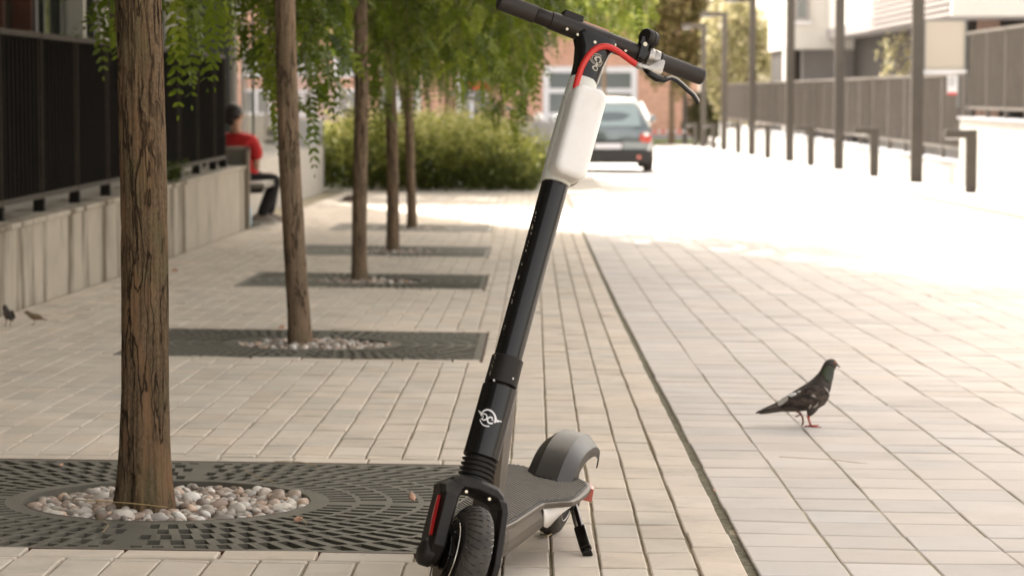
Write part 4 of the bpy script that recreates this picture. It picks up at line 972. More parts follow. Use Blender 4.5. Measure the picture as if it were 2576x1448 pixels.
# cap broken into lengths
q = MB()
y = -4.0
while y < 22.3: q.box((-2.87, y+.004, WZ-.0295), (-2.568, min(y+2.4, 22.36)-.004, WZ)); y += 2.4
q.build('coping', M['concrete'], w, (-2.7, 9, -.3), bevel=.006)
wp_ = MB(); wp_.box((-2.90, 22.37, -.42), (-2.55, 22.42, .345)); ep = wp_.build('end_plate', M['bench'], o=(-2.72, 22.4, -.4), bevel=.004); tag(ep, 'upright grey metal plate at the end of the low wall beside the seated person', 'panel')
q = MB()
for a, b in (((-2.575, 22.34, -.42), (-2.545, 22.38, .35)), ((-2.90, 22.34, .33), (-2.545, 22.38, .355))): q.box(a, b)
q.build('edge_frame', mat('plate_edge', (.30, .25, .20), .5), ep, (-2.72, 22.4, -.4))
def slat_fence(name, x, ys_, zb, zt, pitch, depth, thick, mats, label, foot=None, post_every=1.06, group=None, postw=.05, postd=.02, rail=.03, posts=None):
    root = empty(name, (x, ys_[0], zb), label, 'fence', group); o = (x, ys_[0], zb)
    y = ys_[0]; P0 = posts or list(np.arange(ys_[0], ys_[1]+.01, post_every))
    for a, b in zip(P0[:-1], P0[1:]):
        q = MB(); n = max(1, int(round((b-a)/pitch)))
        for k in range(1, n): yy = a+(b-a)*k/n; q.box((x-depth/2, yy-thick/2, zb+rail*.9), (x+depth/2, yy+thick/2, zt-rail*.9))
        q.build('slat_panel', mats[0], root, o)
    for a in P0:
        q = MB(); q.box((x-postd/2, a-postw/2, zb-.001), (x+postd/2, a+postw/2, zt-.002)); p = q.build('post', mats[1], root, o)
        if foot:
            q = MB(); q.box((x-.03, a-foot[0]/2, foot[1]), (x+.03, a+foot[0]/2, zb-.002)); q.build('foot', mats[0], p, o)
    for z in (zb, zt-rail): q = MB(); q.box((x-.024, ys_[0]-.02, z), (x+.024, ys_[1]+.02, z+rail)); q.build('rail', mats[2], root, o)
    return root
pl = [.97+1.055*k for k in range(0, 20)]; pl = [p for p in pl if p < 21.2]+[21.7]
slat_fence('slat_fence', -2.70, (pl[0], 21.7), .262, 1.158, .105, .042, .006, (M['fence_dark'], M['fence_edge'], M['fence_edge']), 'black slatted metal fence on the low concrete wall', foot=(.055, WZ), posts=pl, postw=.010, postd=.052)
# weed growing from the coping
def leafy(name, base, h, n, spread, lab, cat, cols, ll=.05, group=None, par=None, seed=1, lw=.4):
    rg2 = random.Random(seed); mb = MB(); tw = MB(); B = []; D = []; L = []; C = []
    for k in range(n):
        a = rg2.uniform(0, 2*pi); e = V(math.cos(a), math.sin(a), 0)*spread*rg2.uniform(.2, 1); hh = h*rg2.uniform(.5, 1)
        pts = [V(*base)+e*t*t+V(0, 0, hh*t) for t in np.linspace(0, 1, 6)]; tw.tube(pts, [.004*(1-.8*t) for t in np.linspace(0, 1, 6)], 4)
        for p in pts[1:]:
            for _ in range(2): B.append(p); D.append(V(rg2.gauss(0, 1), rg2.gauss(0, 1), rg2.uniform(-.3, .8))); L.append(ll*2); C.append(np.array(rg2.choice(cols)))
    fronds(mb, B, D, L, 3, ll, ll*lw, C, droop=.2); r = empty(name, base, lab, cat, group)
    mb.build('foliage', M['leaf'], r, base); tw.build('stem', M['twig'], r, base); return r
GREENS = [(.07, .11, .012), (.10, .14, .02), (.14, .17, .03)]
leafy('weed', (-2.62, 18.0, WZ), .17, 9, .13, 'green weed growing on the coping below the fence', 'weed', GREENS, .03)
q = MB(); q.box((-4.2, -10, -.6), (-2.861, 34, .13)); M['gravel'] = mat('gravel_pale', (.30, .27, .22), .9, c2=(.60, .56, .50), vscale=45, bump=.01, bscale=60)
tag(q.build('gravel_strip', M['gravel']), kind='structure')
# glass building
BX, BY0, BY1, BH = -4.2, -12., 34.2, 21.
bO = (BX, 10, 0)
gb = empty('glass_building', bO, 'tall glazed building behind the black fence on the left', 'building')
q = MB(); q.box((-16, BY0, -.6), (BX-.12, BY1, BH)); q.build('wall', mat('bld_core', (.10, .095, .085), .7, var=.2), gb, bO)
q = MB(); q.box((-16.3, BY0-.2, BH), (BX+.1, BY1+.2, BH+.4)); q.build('roof', M['dark_metal'], gb, bO)
M['gl_l'] = mat('glazing', (.030, .034, .028), .05, spec=.9, var=.3, vscale=1)
M['fin_pale'] = mat('fin_pale', (.42, .40, .34), .6); M['fin_dark'] = mat('fin_dark', (.035, .035, .028), .5)  # pale fins: their light tone stands in for reflections in the glazing
rg3 = random.Random(9); y = 8.; fl = [0.15, 3.4, 6.6, 9.8, 13, 16.2, 19.4, BH]
wpan = []
while y < BY1-.1:
    w_ = rg3.choice([.55, .75, .95, 1.2]); y1_ = min(y+w_, BY1)
    q = MB(); q.box((BX-.12, y+.02, .135), (BX-.05, y1_-.02, 3.3)); q.build('window', M['gl_l'], gb, bO)
    t = rg3.random(); mm = M['fin_pale'] if t < .36 else (M['fin_dark'] if t < .8 else M['rust']); wd = rg3.choice([.03, .05, .09]); dp_ = rg3.choice([.05, .09, .16])
    q = MB(); q.box((BX-.125, y-wd/2, .134), (BX-.05+dp_, y+wd/2, 3.32)); q.build('fin', mm, gb, bO); y = y1_
for a, b in zip(fl[1:-1], fl[2:]):
    q = MB(); q.box((BX-.12, BY0+.1, a+.12), (BX-.06, BY1-.1, b-.12)); q.build('glazing_band', M['gl_l'], gb, bO)
    q = MB(); q.box((BX-.12, BY0, a-.12), (BX+.03, BY1, a+.119)); q.build('floor_band', M['fin_dark'], gb, bO)
q = MB(); q.box((BX-.1, BY1-.9, .13), (BX+.16, BY1-.45, 3.3)); q.build('corner_column', M['fin_dark'], gb, bO)
for k, (yy, h_) in enumerate(((17.4, 1.05), (18.6, 1.15), (20.2, 1.2), (22.5, 1.15), (15.4, .9))):
    leafy('bush', (-3.55+.1*(k % 2), yy, .13), h_, 26, .32, ['bush with yellow green leaves in the middle of the strip behind the fence', 'leafy bush behind the fence, second from the front tree', 'tall bush behind the fence near the nearest trunk', 'farthest bush behind the black fence', 'lowest bush behind the left end of the fence'][k], 'bush', [(.12, .16, .02), (.18, .21, .04), (.08, .12, .015)], .05, 'bushes behind the black fence', seed=20+k)

# ------------------------------------------------------------ slatted gate, stairs, plinth, far left
scr = empty('slatted_screen', (-3.9, 35.2, -.55), 'tall screen of thin upright grey bars beyond the seated person', 'screen')
so_ = (-3.9, 35.2, -.55); rg4 = random.Random(3); x = -4.45; k = 0
while x < -3.32:
    wd = rg4.choice([.02, .028, .04, .05]); q = MB(); q.box((x, 35.2, -.55), (x+wd, 35.26, 5.2)); q.build('slat', M['slat_grey'] if rg4.random() < .7 else M['rail_grey'], scr, so_); x += wd+rg4.choice([.022, .03, .045]); k += 1
for z in (-.4, 2.4, 5.1): q = MB(); q.box((-4.5, 35.262, z), (-3.3, 35.30, z+.05)); q.build('rail', M['rail_grey'], scr, so_)
def px(x, y, Y): return at(x, y, Y)
# stair flight with open mesh railing
sf = empty('staircase', px(840, 330, 50), 'outdoor stair flight with grey striped railing behind the shrubs', 'stairs'); o = px(840, 330, 50)
q = MB(); a0 = px(780, 118, 50); a1 = px(884, 262, 50); b0 = px(780, 262, 50)
for k in range(26):
    t = k/25; z = a0[2]*(1-t)+(px(0, 330, 50)[2])*t
    xr = a0[0]+(a1[0]-a0[0])*min(1, max(0, (a0[2]-z)/(a0[2]-a1[2]))); q.box((a0[0]-.6, 50, z), (max(xr, a0[0]-.5), 50.03, z+.032))
q.build('mesh_panel', M['mesh_grey'], sf, o)
q = MB(); q.bar(px(775, 108, 50)+V(0, -.05, 0), px(890, 262, 50)+V(0, -.05, 0), .06, .07); q.build('handrail', M['rail_grey'], sf, o)
q = MB()
for k in range(9): t = k/8; p = px(815+75*t, 200+60*t, 51.2); q.bar(p, V(p[0], p[1], px(0, 335, 51.2)[2]), .03, .03, up=(0, 1, 0))
q.build('balusters', M['rail_grey'], sf, o)
q = MB(); q.box((-3.42, 33.0, -.56), (-2.95, 35.0, .47)); pn = q.build('plinth', M['white_wall'], o=(-3.2, 34, -.55), bevel=.01); tag(pn, 'white rendered block between the steps and the shrubs', 'wall')
st = empty('steps', (-3.55, 33.6, -.55), 'short flight of pale steps beside the white block', 'steps'); k = 0
for k in range(6):
    q = MB(); q.box((-3.74, 33.6+.30*k, -.56), (-3.43, 33.9+.30*k, -.40+.155*k)); q.build('step', M['white_wall'], st, (-3.55, 33.6, -.55))
    q = MB(); q.box((-3.742, 33.597+.30*k, -.55+.155*k), (-3.428, 33.5999+.30*k, -.435+.155*k)); q.build('riser', mat('riser_grey', (.20, .20, .18), .8) if k == 0 else bpy.data.materials['riser_grey'], st, (-3.55, 33.6, -.55))
q = MB(); q.bar((-3.46, 33.58, -.54), (-3.46, 33.58, .15), .05, .05, up=(0, 1, 0)); q.build('post', M['dark_metal'], st, (-3.55, 33.6, -.55))
q = MB(); q.box((-4.6, 36.2, -.6), (-3.45, 36.5, .52)); w2 = q.build('low_wall', M['white_wall'], o=(-4, 36.3, -.6)); tag(w2, 'sunlit white low wall behind the steps', 'wall')

# bench + person + bottle
PX, PY = -2.70, 23.55; PG_ = G(PX, PY)
bn = empty('bench', (PX-.1, PY, PG_), 'metal bench against the wall end, under the seated person', 'bench'); bo_ = (PX-.1, PY, PG_)
q = MB(); q.box((-3.02, 22.6, PG_+.36), (-2.44, 24.6, PG_+.41)); q.build('seat', M['bench'], bn, bo_, bevel=.008)
q = MB(); q.box((-3.06, 22.6, PG_+.48), (-3.02, 24.6, PG_+.80)); q.build('backrest', M['bench'], bn, bo_, bevel=.008)
for yy in (22.75, 24.4): q = MB(); q.box((-3.03, yy, PG_), (-2.98, yy+.05, PG_+.8)); q.box((-2.98, yy, PG_+.3), (-2.60, yy+.05, PG_+.359)); q.build('leg', M['dark_metal'], bn, bo_)
def skin_obj(name, joints, edges, m, par, o, sub=2, root_i=0):
    me = bpy.data.meshes.new(name); me.from_pydata([(V(*j[:3])-V(*o)).tolist() for j in joints], edges, []); ob = bpy.data.objects.new(name, me); col.objects.link(ob); ob.parent = par
    ob.modifiers.new('skin', 'SKIN'); sv = me.skin_vertices[0].data if me.skin_vertices else None
    if sv is None:
        bpy.context.view_layer.objects.active = ob; bpy.ops.mesh.customdata_skin_add(); sv = me.skin_vertices[0].data
    for i, j in enumerate(joints): r = j[3] if len(j) > 3 else .05; sv[i].radius = (r, j[4] if len(j) > 4 else r); sv[i].use_root = (i == root_i)
    ob.modifiers['skin'].use_smooth_shade = True; s = ob.modifiers.new('sub', 'SUBSURF'); s.levels = sub; s.render_levels = sub
    me.materials.append(m); return ob
def Q(x, y, dy=0, r=.05, r2=None): p = V((x-1345)/268, PY+dy, PG_+(563-y)/268); return (p[0], p[1], p[2], r, r2 if r2 is not None else r)
pe = empty('person', (PX, PY, PG_), 'seated person in a red T-shirt and black trousers, seen from behind', 'person'); po = (PX, PY, PG_)
J = [Q(618, 455, 0, .10), Q(612, 410, .02, .10), Q(600, 365, .02, .11), Q(594, 336, .0, .05), Q(594, 318, 0, .042), Q(592, 300, 0, .075, .068), Q(590, 284, -.005, .078, .072), Q(589, 272, -.005, .05),
     Q(640, 362, -.06, .045), Q(646, 405, -.06, .038), Q(644, 424, -.05, .034), Q(636, 440, .08, .026), Q(632, 444, .14, .020),
     Q(548, 358, .10, .045), Q(545, 405, .12, .038), Q(560, 430, .18, .034), Q(600, 440, .26, .024),
     Q(618, 458, -.05, .075), Q(696, 446, -.02, .052), Q(652, 540, -.02, .034), Q(612, 458, .10, .075), Q(684, 446, .25, .052), Q(668, 540, .28, .034), Q(605, 303, -.02, .015)]
E = [(0, 1), (1, 2), (2, 3), (3, 4), (4, 5), (5, 6), (6, 7), (2, 8), (8, 9), (9, 10), (10, 11), (11, 12), (2, 13), (13, 14), (14, 15), (15, 16), (0, 17), (17, 18), (18, 19), (0, 20), (20, 21), (21, 22)]
J = J[:23]
for (bi, sx) in ((12, 1), (16, 1)):
    b = J[bi]
    for k in range(5):
        f1 = (b[0]+.035+.01*(k % 2), b[1]+.012*(k-2)+.02, b[2]-.004-.004*abs(k-2), .008); f2 = (b[0]+.075-.012*abs(k-2), b[1]+.017*(k-2)+.03, b[2]-.018, .007)
        J += [f1, f2]; E += [(bi, len(J)-2), (len(J)-2, len(J)-1)]
skin_obj('body', J, E, M['skin'], pe, po)
# face features on the side turned away to the right
fcm = MB(); fcm.ball(Q(612, 293, .02)[:3], (.014, .012, .018), 8, 6); fcm.build('nose', M['skin'], pe, po, smooth=True)
er = MB(); er.ball(Q(605, 296, -.055)[:3], (.014, .010, .026), 8, 6); er.build('ear', M['skin'], pe, po, smooth=True)
hr = MB(); hr.ball(Q(586, 285, -.010)[:3], (.088, .086, .092), 20, 14); hr.ball(Q(580, 300, -.012)[:3], (.066, .070, .066), 16, 10)
v_ = hr.v; hr.v = [w_+np.array([[.006*noise.noise(Vector((p*30).tolist()))]*3 for p in w_]) for w_ in v_]; hr.build('hair', M['hair'], pe, po, smooth=True)
Sj = [Q(620, 456, -.005, .125, .12), Q(616, 420, .0, .125), Q(608, 385, .0, .13), Q(600, 356, .01, .108), Q(594, 338, .0, .062), Q(634, 358, -.055, .072), Q(646, 378, -.07, .070), Q(648, 406, -.07, .064), Q(552, 352, .09, .065), Q(547, 378, .11, .060), Q(546, 402, .12, .055), Q(622, 455, -.03, .075)]
skin_obj('shirt', Sj, [(0, 1), (1, 2), (2, 3), (3, 4), (3, 5), (5, 6), (6, 7), (3, 8), (8, 9), (9, 10), (0, 11)], M['red_shirt'], pe, po)
Tj = [Q(620, 462, 0, .105, .10), Q(640, 460, -.05, .095), Q(668, 456, -.04, .090), Q(697, 450, -.02, .078), Q(684, 480, -.02, .070), Q(666, 518, -.02, .058), Q(654, 546, -.02, .050), Q(622, 462, .12, .085), Q(672, 456, .24, .064), Q(680, 480, .26, .056), Q(668, 545, .28, .044)]
skin_obj('trousers', Tj, [(0, 1), (1, 2), (2, 3), (3, 4), (4, 5), (5, 6), (0, 7), (7, 8), (8, 9), (9, 10)], M['trousers'], pe, po)
for dy, xx in ((-.02, 652), (.28, 667)):
    s = MB(); c = Q(xx, 556, dy); rings = []
    for t, w, hh in ((-.07, .032, .05), (-.03, .042, .075), (.03, .044, .070), (.09, .046, .045), (.13, .042, .032), (.155, .025, .02)):
        rings.append([V(c[0]+t, c[1]+w*math.cos(a), PG_+.022+hh*max(0, math.sin(a))) for a in np.linspace(0, pi, 9)]+[V(c[0]+t, c[1]-w*.8, PG_+.012), V(c[0]+t, c[1]+w*.8, PG_+.012)])
    s.loft(rings, True); so2 = s.build('shoe', M['shoe'], pe, po, smooth=True)
    s = MB(); s.box((c[0]-.075, c[1]-.042, PG_+.001), (c[0]+.155, c[1]+.042, PG_+.021)); s.build('sole', M['shoe_sole'], so2, po, bevel=.006)
bt_ = empty('water_bottle', (*px(624, 560, 22.9)[:2], G(-2.62, 22.9)), 'pale blue plastic bottle on the ground at the wall end', 'bottle'); bO2 = np.array(bt_.location)
q = MB(); q.lathe(bO2, (0, 0, 1), [(.03, 0), (.034, .01), (.034, .15), (.028, .18), (.013, .205), (.013, .22)], 18); q.build('bottle_body', M['bottle'], bt_, bO2, smooth=True)
q = MB(); q.lathe(bO2+V(0, 0, .2201), (0, 0, 1), [(.016, 0), (.016, .018)], 14); q.build('cap', M['frame_white'], bt_, bO2)

# ------------------------------------------------------------ shrub bed, bins, wall behind
tag(boxobj('gravel_bed', (-3.05, 33.6, -.60), (.95, 41, G(-1, 34)+.012), M['gravel']), kind='structure')
sh = MB(); rg5 = random.Random(8); nt_ = 4200; P0 = []; Dq = []
PH = []; lv_ = []; N_ = 15
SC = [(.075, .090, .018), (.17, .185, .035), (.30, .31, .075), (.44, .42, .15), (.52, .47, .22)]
vs = []; cs = []
for k in range(nt_):
    x = rg5.uniform(-3.05, .0); y = rg5.uniform(34.3, 40.2); dx = rg5.gauss(.05, .25)+.12*(x+1.4)*.5; dy = rg5.gauss(-.05, .28)-(.35 if y < 35.2 else 0)*rg5.random()
    h = (.92+.16*noise.noise(Vector((x*1.3, y*1.1, 0)))+.14*min(1, (y-34.4)/1.5))*rg5.uniform(.4, 1.0)+(rg5.uniform(0, .22) if rg5.random() < .2 else 0)
    if x > -1.1: h *= max(.42, 1-((x+1.1)/1.1)**2*.58)
    if x < -2.6: h *= .85
    gz0 = G(x, y); cl_ = noise.noise(Vector((x*3.1, y*3.1, 4)))
    for j in range(N_):
        t = (j+1)/N_; p = V(x+dx*t*t*1.2, y+dy*t*t*1.2, gz0+h*(1-(1-t)**1.6)*1.03)
        cl2 = noise.noise(Vector((p*4.2).tolist()))
        d = unit(V(rg5.gauss(dx, .6), rg5.gauss(dy, .6), rg5.uniform(-.3, .8))); w = unit(np.cross(d, V(rg5.gauss(0, 1), rg5.gauss(0, 1), rg5.gauss(0, 1)))); L_ = rg5.uniform(.04, .085)
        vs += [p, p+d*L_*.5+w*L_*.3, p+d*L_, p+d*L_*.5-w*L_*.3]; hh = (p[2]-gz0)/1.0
        c = np.array(SC[min(4, max(0, int(hh*4.2-.8+cl2*2.2+rg5.gauss(0, .6))))]); cs += [c]*4  # leaf colour by height: pale new growth and sunlit tops painted in
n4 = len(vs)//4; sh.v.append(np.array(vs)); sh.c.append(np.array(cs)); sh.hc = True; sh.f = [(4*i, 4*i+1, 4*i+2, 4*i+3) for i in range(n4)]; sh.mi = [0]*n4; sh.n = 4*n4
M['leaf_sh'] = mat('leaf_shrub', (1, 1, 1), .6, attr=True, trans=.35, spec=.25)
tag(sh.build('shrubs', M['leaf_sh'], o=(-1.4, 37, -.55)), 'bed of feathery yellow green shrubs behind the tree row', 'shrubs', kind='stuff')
def litter_bin(x0, x1, yt, yb, Y, label):
    a = px(x0, yt, Y); b = px(x1, yb, Y); o = ((a[0]+b[0])/2, Y, G(a[0], Y)); r = empty('litter_bin', o, label, 'bin')
    q = MB(); q.box((a[0], Y, o[2]), (b[0], Y+(b[0]-a[0]), a[2]-.06)); q.build('bin_body', M['dark_metal'], r, o, bevel=.01)
    q = MB(); q.box((a[0]-.015, Y-.015, a[2]-.0595), (b[0]+.015, Y+(b[0]-a[0])+.015, a[2])); q.build('lid', M['rail_grey'], r, o, bevel=.006)
litter_bin(867, 893, 268, 345, 41.5, 'dark narrow bin at the back left of the shrubs')
litter_bin(1196, 1246, 272, 335, 41.6, 'wide dark metal box with a pale rim behind the shrubs')
a = px(1258, 306, 43); q = MB(); q.box((a[0], 43, -.75), (a[0]+1.30, 43.3, a[2])); w3 = q.build('ramp_wall', M['grey_conc'], o=(a[0]+.6, 43, -.7), bevel=.01); tag(w3, 'grey concrete ramp wall right of the shrubs', 'wall')
rl = empty('handrail', px(1350, 330, 43.6), 'dark sloping handrail above the shrubs', 'railing'); o = px(1350, 330, 43.6)
q = MB(); q.tube([px(1110, 225, 43.6), px(1200, 252, 43.6), px(1290, 278, 43.6), px(1345, 300, 43.6)], .035, 8); q.build('rail', M['rail_grey'], rl, o, smooth=True)
q = MB()
for xx, yy in ((1130, 231), (1160, 240), (1195, 250), (1225, 259), (1255, 267), (1285, 276), (1312, 286), (1338, 297)): p = px(xx, yy, 43.6); q.bar(p, V(p[0], 43.6, -.66), .035, .035, up=(0, 1, 0))
q.build('balusters', M['rail_grey'], rl, o)
gl = empty('globe_lamp', px(1356, 306, 42.98+.15), 'small white globe on top of the grey ramp wall', 'lamp'); o = px(1356, 306, 43.13); q = MB(); q.ball(o+V(0, 0, .075), .078, 18, 12); q.build('globe', M['globe'], gl, o, smooth=True); q = MB(); q.lathe(o-V(0, 0, .02), (0, 0, 1), [(.04, 0), (.04, .03)], 14); q.build('collar', M['dark_metal'], gl, o)

# background trees ------------------------------------------------
def cloud_tree(name, x, y, th_, cr_, ch, n, cols, label, trunk=.06, ls=.16, seed=0, group=None, gap=-.05, m='leaf', zc=None, bark='bark_pale', lean=0):
    rg6 = random.Random(seed); gz0 = G(x, y); o = (x, y, gz0); r = empty(name, o, label, 'tree', group)
    q = MB(); H_ = th_+ch; q.tube([V(x+lean*t, y, gz0-.05+H_*.8*t) for t in np.linspace(0, 1, 7)], [trunk*(1-.6*t) for t in np.linspace(0, 1, 7)], 10)
    for k in range(9):
        a = k*2.4; z0 = gz0+th_+ch*(.05+.06*k); p0 = V(x+lean*.6, y, z0); q.tube([p0, p0+V(math.cos(a)*cr_*.45, math.sin(a)*cr_*.45, ch*.18), p0+V(math.cos(a)*cr_*.85, math.sin(a)*cr_*.85, ch*.25)], [trunk*.4, trunk*.25, .01], 6)
    q.build('trunk', M[bark], r, o, smooth=True)
    vs = []; cs = []
    while len(vs) < 4*n:
        u = V(rg6.gauss(0, 1), rg6.gauss(0, 1), rg6.gauss(0, 1)); u = unit(u)*rg6.uniform(.15, 1)**.5
        nn = noise.noise(Vector((u[0]*2.6+seed, u[1]*2.6, u[2]*2.6)))
        if nn < gap: continue
        k = 1+.35*noise.noise(Vector((u[0]*1.7+seed, u[1]*1.7+5, u[2]*1.7))); p = V(x+lean+u[0]*cr_*k, y+u[1]*cr_*k, gz0+th_+ch/2+u[2]*ch/2*k)
        d = unit(V(rg6.gauss(0, 1), rg6.gauss(0, 1), rg6.gauss(-.4, .8))); w = unit(np.cross(d, V(rg6.gauss(0, 1), rg6.gauss(0, 1), rg6.gauss(0, 1)))); L_ = ls*rg6.uniform(.6, 1.3)
        vs += [p, p+d*L_*.5+w*L_*.28, p+d*L_, p+d*L_*.5-w*L_*.28]; c = np.array(rg6.choice(cols))*rg6.uniform(.8, 1.2); cs += [c]*4
    fm = MB(); n4 = len(vs)//4; fm.v.append(np.array(vs)); fm.c.append(np.array(cs)); fm.hc = True; fm.f = [(4*i, 4*i+1, 4*i+2, 4*i+3) for i in range(n4)]; fm.mi = [0]*n4; fm.n = 4*n4
    fm.build('crown', M[m], r, o); return r
YG = [(.16, .21, .025), (.24, .28, .045), (.11, .16, .015), (.32, .34, .08)]
labs = ['slim pale trunk rising out of the shrubs, leftmost of the young trees', 'young tree with a thin trunk left of the dark box behind the shrubs', 'young tree behind the shrubs in line with the handrail top', 'young tree with bright leaves above the handrail', 'young tree whose trunk stands right of the dark box']
for k, (xx, Y, tr_) in enumerate(((1069, 35.2, .075), (1096, 40.5, .055), (1124, 43.2, .06), (1141, 46, .07), (1264, 40.6, .06))):
    p = px(xx, 300, Y); cloud_tree('young_tree', p[0], Y, 2.0, 2.5 if k < 2 else 1.6, 4.4, 13000 if k < 2 else 6000, YG, labs[k], tr_, .18, seed=40+k, lean=(-1.1 if k == 0 else (-.5 if k == 1 else 0)), group='young trees in and behind the shrub bed')  # first two crowns, above the view, widened and leaned to shade the paving
BRN = [(.20, .15, .06), (.26, .20, .09), (.14, .13, .04), (.32, .27, .12)]
PLE = [(.46, .42, .24), (.56, .50, .32), (.38, .35, .18), (.27, .26, .11)]
DRK = [(.07, .075, .025), (.11, .10, .04), (.16, .14, .06)]
p = px(1690, 200, 104); cloud_tree('tree', p[0], 104, 2.2, 1.9, 6.2, 9000, BRN, 'large brownish green tree beyond the far lamp posts', .14, .26, seed=61)
p = px(1858, 200, 98); cloud_tree('tree', p[0], 98, .9, 1.5, 5.2, 9000, PLE, 'tree with pale yellow sunlit leaves left of the white building', .10, .24, seed=62, gap=-.12)
p = px(1776, 300, 108); cloud_tree('bush', p[0], 108, .1, .85, 2.4, 3500, DRK, 'dark bush at the end of the grey fence', .05, .2, seed=63)['category'] = 'bush'
p = px(2240, 150, 62); cloud_tree('young_tree', p[0], 62, 1.9, .60, 1.5, 380, PLE, 'small sparse yellow leaved tree in front of the grey facade', .02, .12, seed=64, gap=.0, lean=.25)
p = px(1520, 100, 96); cloud_tree('tree', p[0], 96, 3.6, 1.9, 3.0, 2600, YG, 'light green tree in front of the brick upper floor', .1, .22, seed=65, gap=-.05)

# ------------------------------------------------------------ brick building across the end of the street
BYk = 114.; gx0 = -19.; gx1 = 7.4; gzb = G(0, BYk)-.3; bo3 = (-3, BYk, gzb)
bb = empty('brick_building', bo3, 'red brick building with white framed windows across the end of the street', 'building')
def kx(x): return (x-VX)/FPX*BYk
def kz(y): return CAM_H+(VY-y)/FPX*BYk
q = MB(); q.box((gx0, BYk, gzb), (gx1, BYk+10, 16)); q.build('wall', M['brick'], bb, bo3)
q = MB(); q.box((gx0-.2, BYk-.3, 16.002), (gx1+.2, BYk+10.2, 16.4)); q.build('roof', M['rail_grey'], bb, bo3)
def win(par, o, x0, x1, z0, z1, Y, nx=2, nz=1, fr=.12, mf='frame_white', mg='window', sill=True):
    w = MB()
    w.box((x0, Y-.09, z0), (x0+fr, Y-.002, z1)); w.box((x1-fr, Y-.09, z0), (x1, Y-.002, z1)); w.box((x0+fr, Y-.09, z1-fr), (x1-fr, Y-.002, z1)); w.box((x0+fr, Y-.09, z0), (x1-fr, Y-.002, z0+fr))
    for k in range(1, nx): xx = x0+(x1-x0)*k/nx; w.box((xx-fr*.4, Y-.085, z0+fr), (xx+fr*.4, Y-.004, z1-fr))
    for k in range(1, nz): zz_ = z0+(z1-z0)*k/nz; w.box((x0+fr, Y-.08, zz_-fr*.4), (x1-fr, Y-.006, zz_+fr*.4))
    w = w.build('window', M[mf], par, o); g = MB(); g.box((x0+fr*.9, Y-.04, z0+fr*.9), (x1-fr*.9, Y-.008, z1-fr*.9)); g.build('pane', M[mg], w, o)
    if sill: s = MB(); s.box((x0-.08, Y-.16, z0-.09), (x1+.08, Y-.001, z0-.002)); s.build('sill', M['frame_white'], w, o)
win(bb, bo3, kx(1366), kx(1602), gzb+.4, kz(168), BYk, 2, 3, .28)
win(bb, bo3, kx(1150), kx(1225), gzb+.9, kz(190), BYk, 2, 1, .16)
win(bb, bo3, kx(1000), kx(1060), gzb+.9, kz(190), BYk, 2, 1, .16)
q = MB(); q.box((kx(1175), BYk-.25, kz(225)), (kx(1245), BYk-.1, kz(208))); q.build('shop_sign', M['red_sign'], bb, bo3)
for f_ in range(3):
    z0 = 4.4+f_*3.6
    for xx in np.arange(-17.5, 6, 2.7): win(bb, bo3, xx, xx+1.5, z0, z0+2.2, BYk, 2, 2, .14)
for xx in np.arange(-17.5, -6.5, 2.1): win(bb, bo3, xx, xx+1.3, -.2, 1.0, BYk, 2, 1, .14); win(bb, bo3, xx, xx+1.3, 1.6, 2.8, BYk, 2, 1, .14)
q = MB(); q.box((kx(1372), BYk-1.0, kz(78)), (kx(1640), BYk-.001, kz(72))); q.build('balcony_slab', M['frame_white'], bb, bo3)
q = MB(); q.box((kx(1372), BYk-1.0, kz(71.9)+.9), (kx(1640), BYk-.95, kz(71.9)+.96)); 
for k in range(30): xx = kx(1372)+(kx(1640)-kx(1372))*k/29; q.box((xx-.015, BYk-.99, kz(71.9)), (xx+.015, BYk-.96, kz(71.9)+.899))
q.build('balcony_rail', M['frame_white'], bb, bo3)
q = MB(); q.box((gx0, BYk-.06, gzb), (gx1, BYk-.001, gzb+.6)); q.build('base_course', M['grey_conc'], bb, bo3)
tp = MB(); n = 9; xa, xb = kx(1632), kx(1724); zt_ = kz(324)
for k in range(n): 
    q = (xa+(xb-xa)*k/n)*.93; q2 = (xa+(xb-xa)*(k+1)/n)*.93
    if k % 2 == 0: tp.box((q, 106, zt_-.04), (q2, 106.01, zt_+.05), mi=0)
    else: tp.box((q, 106, zt_-.04), (q2, 106.01, zt_+.05), mi=1)
to = tp.build('barrier_tape', [M['frame_white'], M['red_sign']], o=((xa+xb)/2, 106, zt_)); tag(to, 'red and white tape stretched in front of the brick wall', 'tape')
boxobj('verge', (kx(1630), 107, G(5, 107)-.2), (kx(1745), 113.5, G(5, 107)+.12), M['grass'])['kind'] = 'structure'

# ------------------------------------------------------------ right walls, fences, white building
WX = 6.75
q = MB(); q.box((WX, 24, -1.2), (WX+.30, 39.9, .42)); w = q.build('boundary_wall', M['white_wall'], o=(WX+.1, 32, -.7)); tag(w, 'higher white wall at the right edge, under the raised grey fence', 'wall')
q = MB(); q.box((WX-.04, 24, .4205), (WX+.34, 39.93, .455)); q.build('coping', M['grey_conc'], w, (WX+.1, 32, -.7))
q = MB(); q.box((WX+.02, 39.94, -1.8), (WX+.28, 92, -.29)); w = q.build('boundary_wall', M['white_wall'], o=(WX+.1, 60, -1)); tag(w, 'long low white wall behind the row of lamp posts', 'wall')
q = MB(); q.box((WX-.01, 39.94, -.2895), (WX+.31, 92, -.262)); q.build('coping', M['grey_conc'], w, (WX+.1, 60, -1))
slat_fence('grey_fence', WX+.1, (24.5, 39.8), .575, 1.79, .10, .045, .012, (M['fence_grey'],)*3, 'raised grey slatted fence on the higher wall at the right edge', foot=(.05, .456), post_every=1.5, postw=.045, postd=.06, rail=.045)
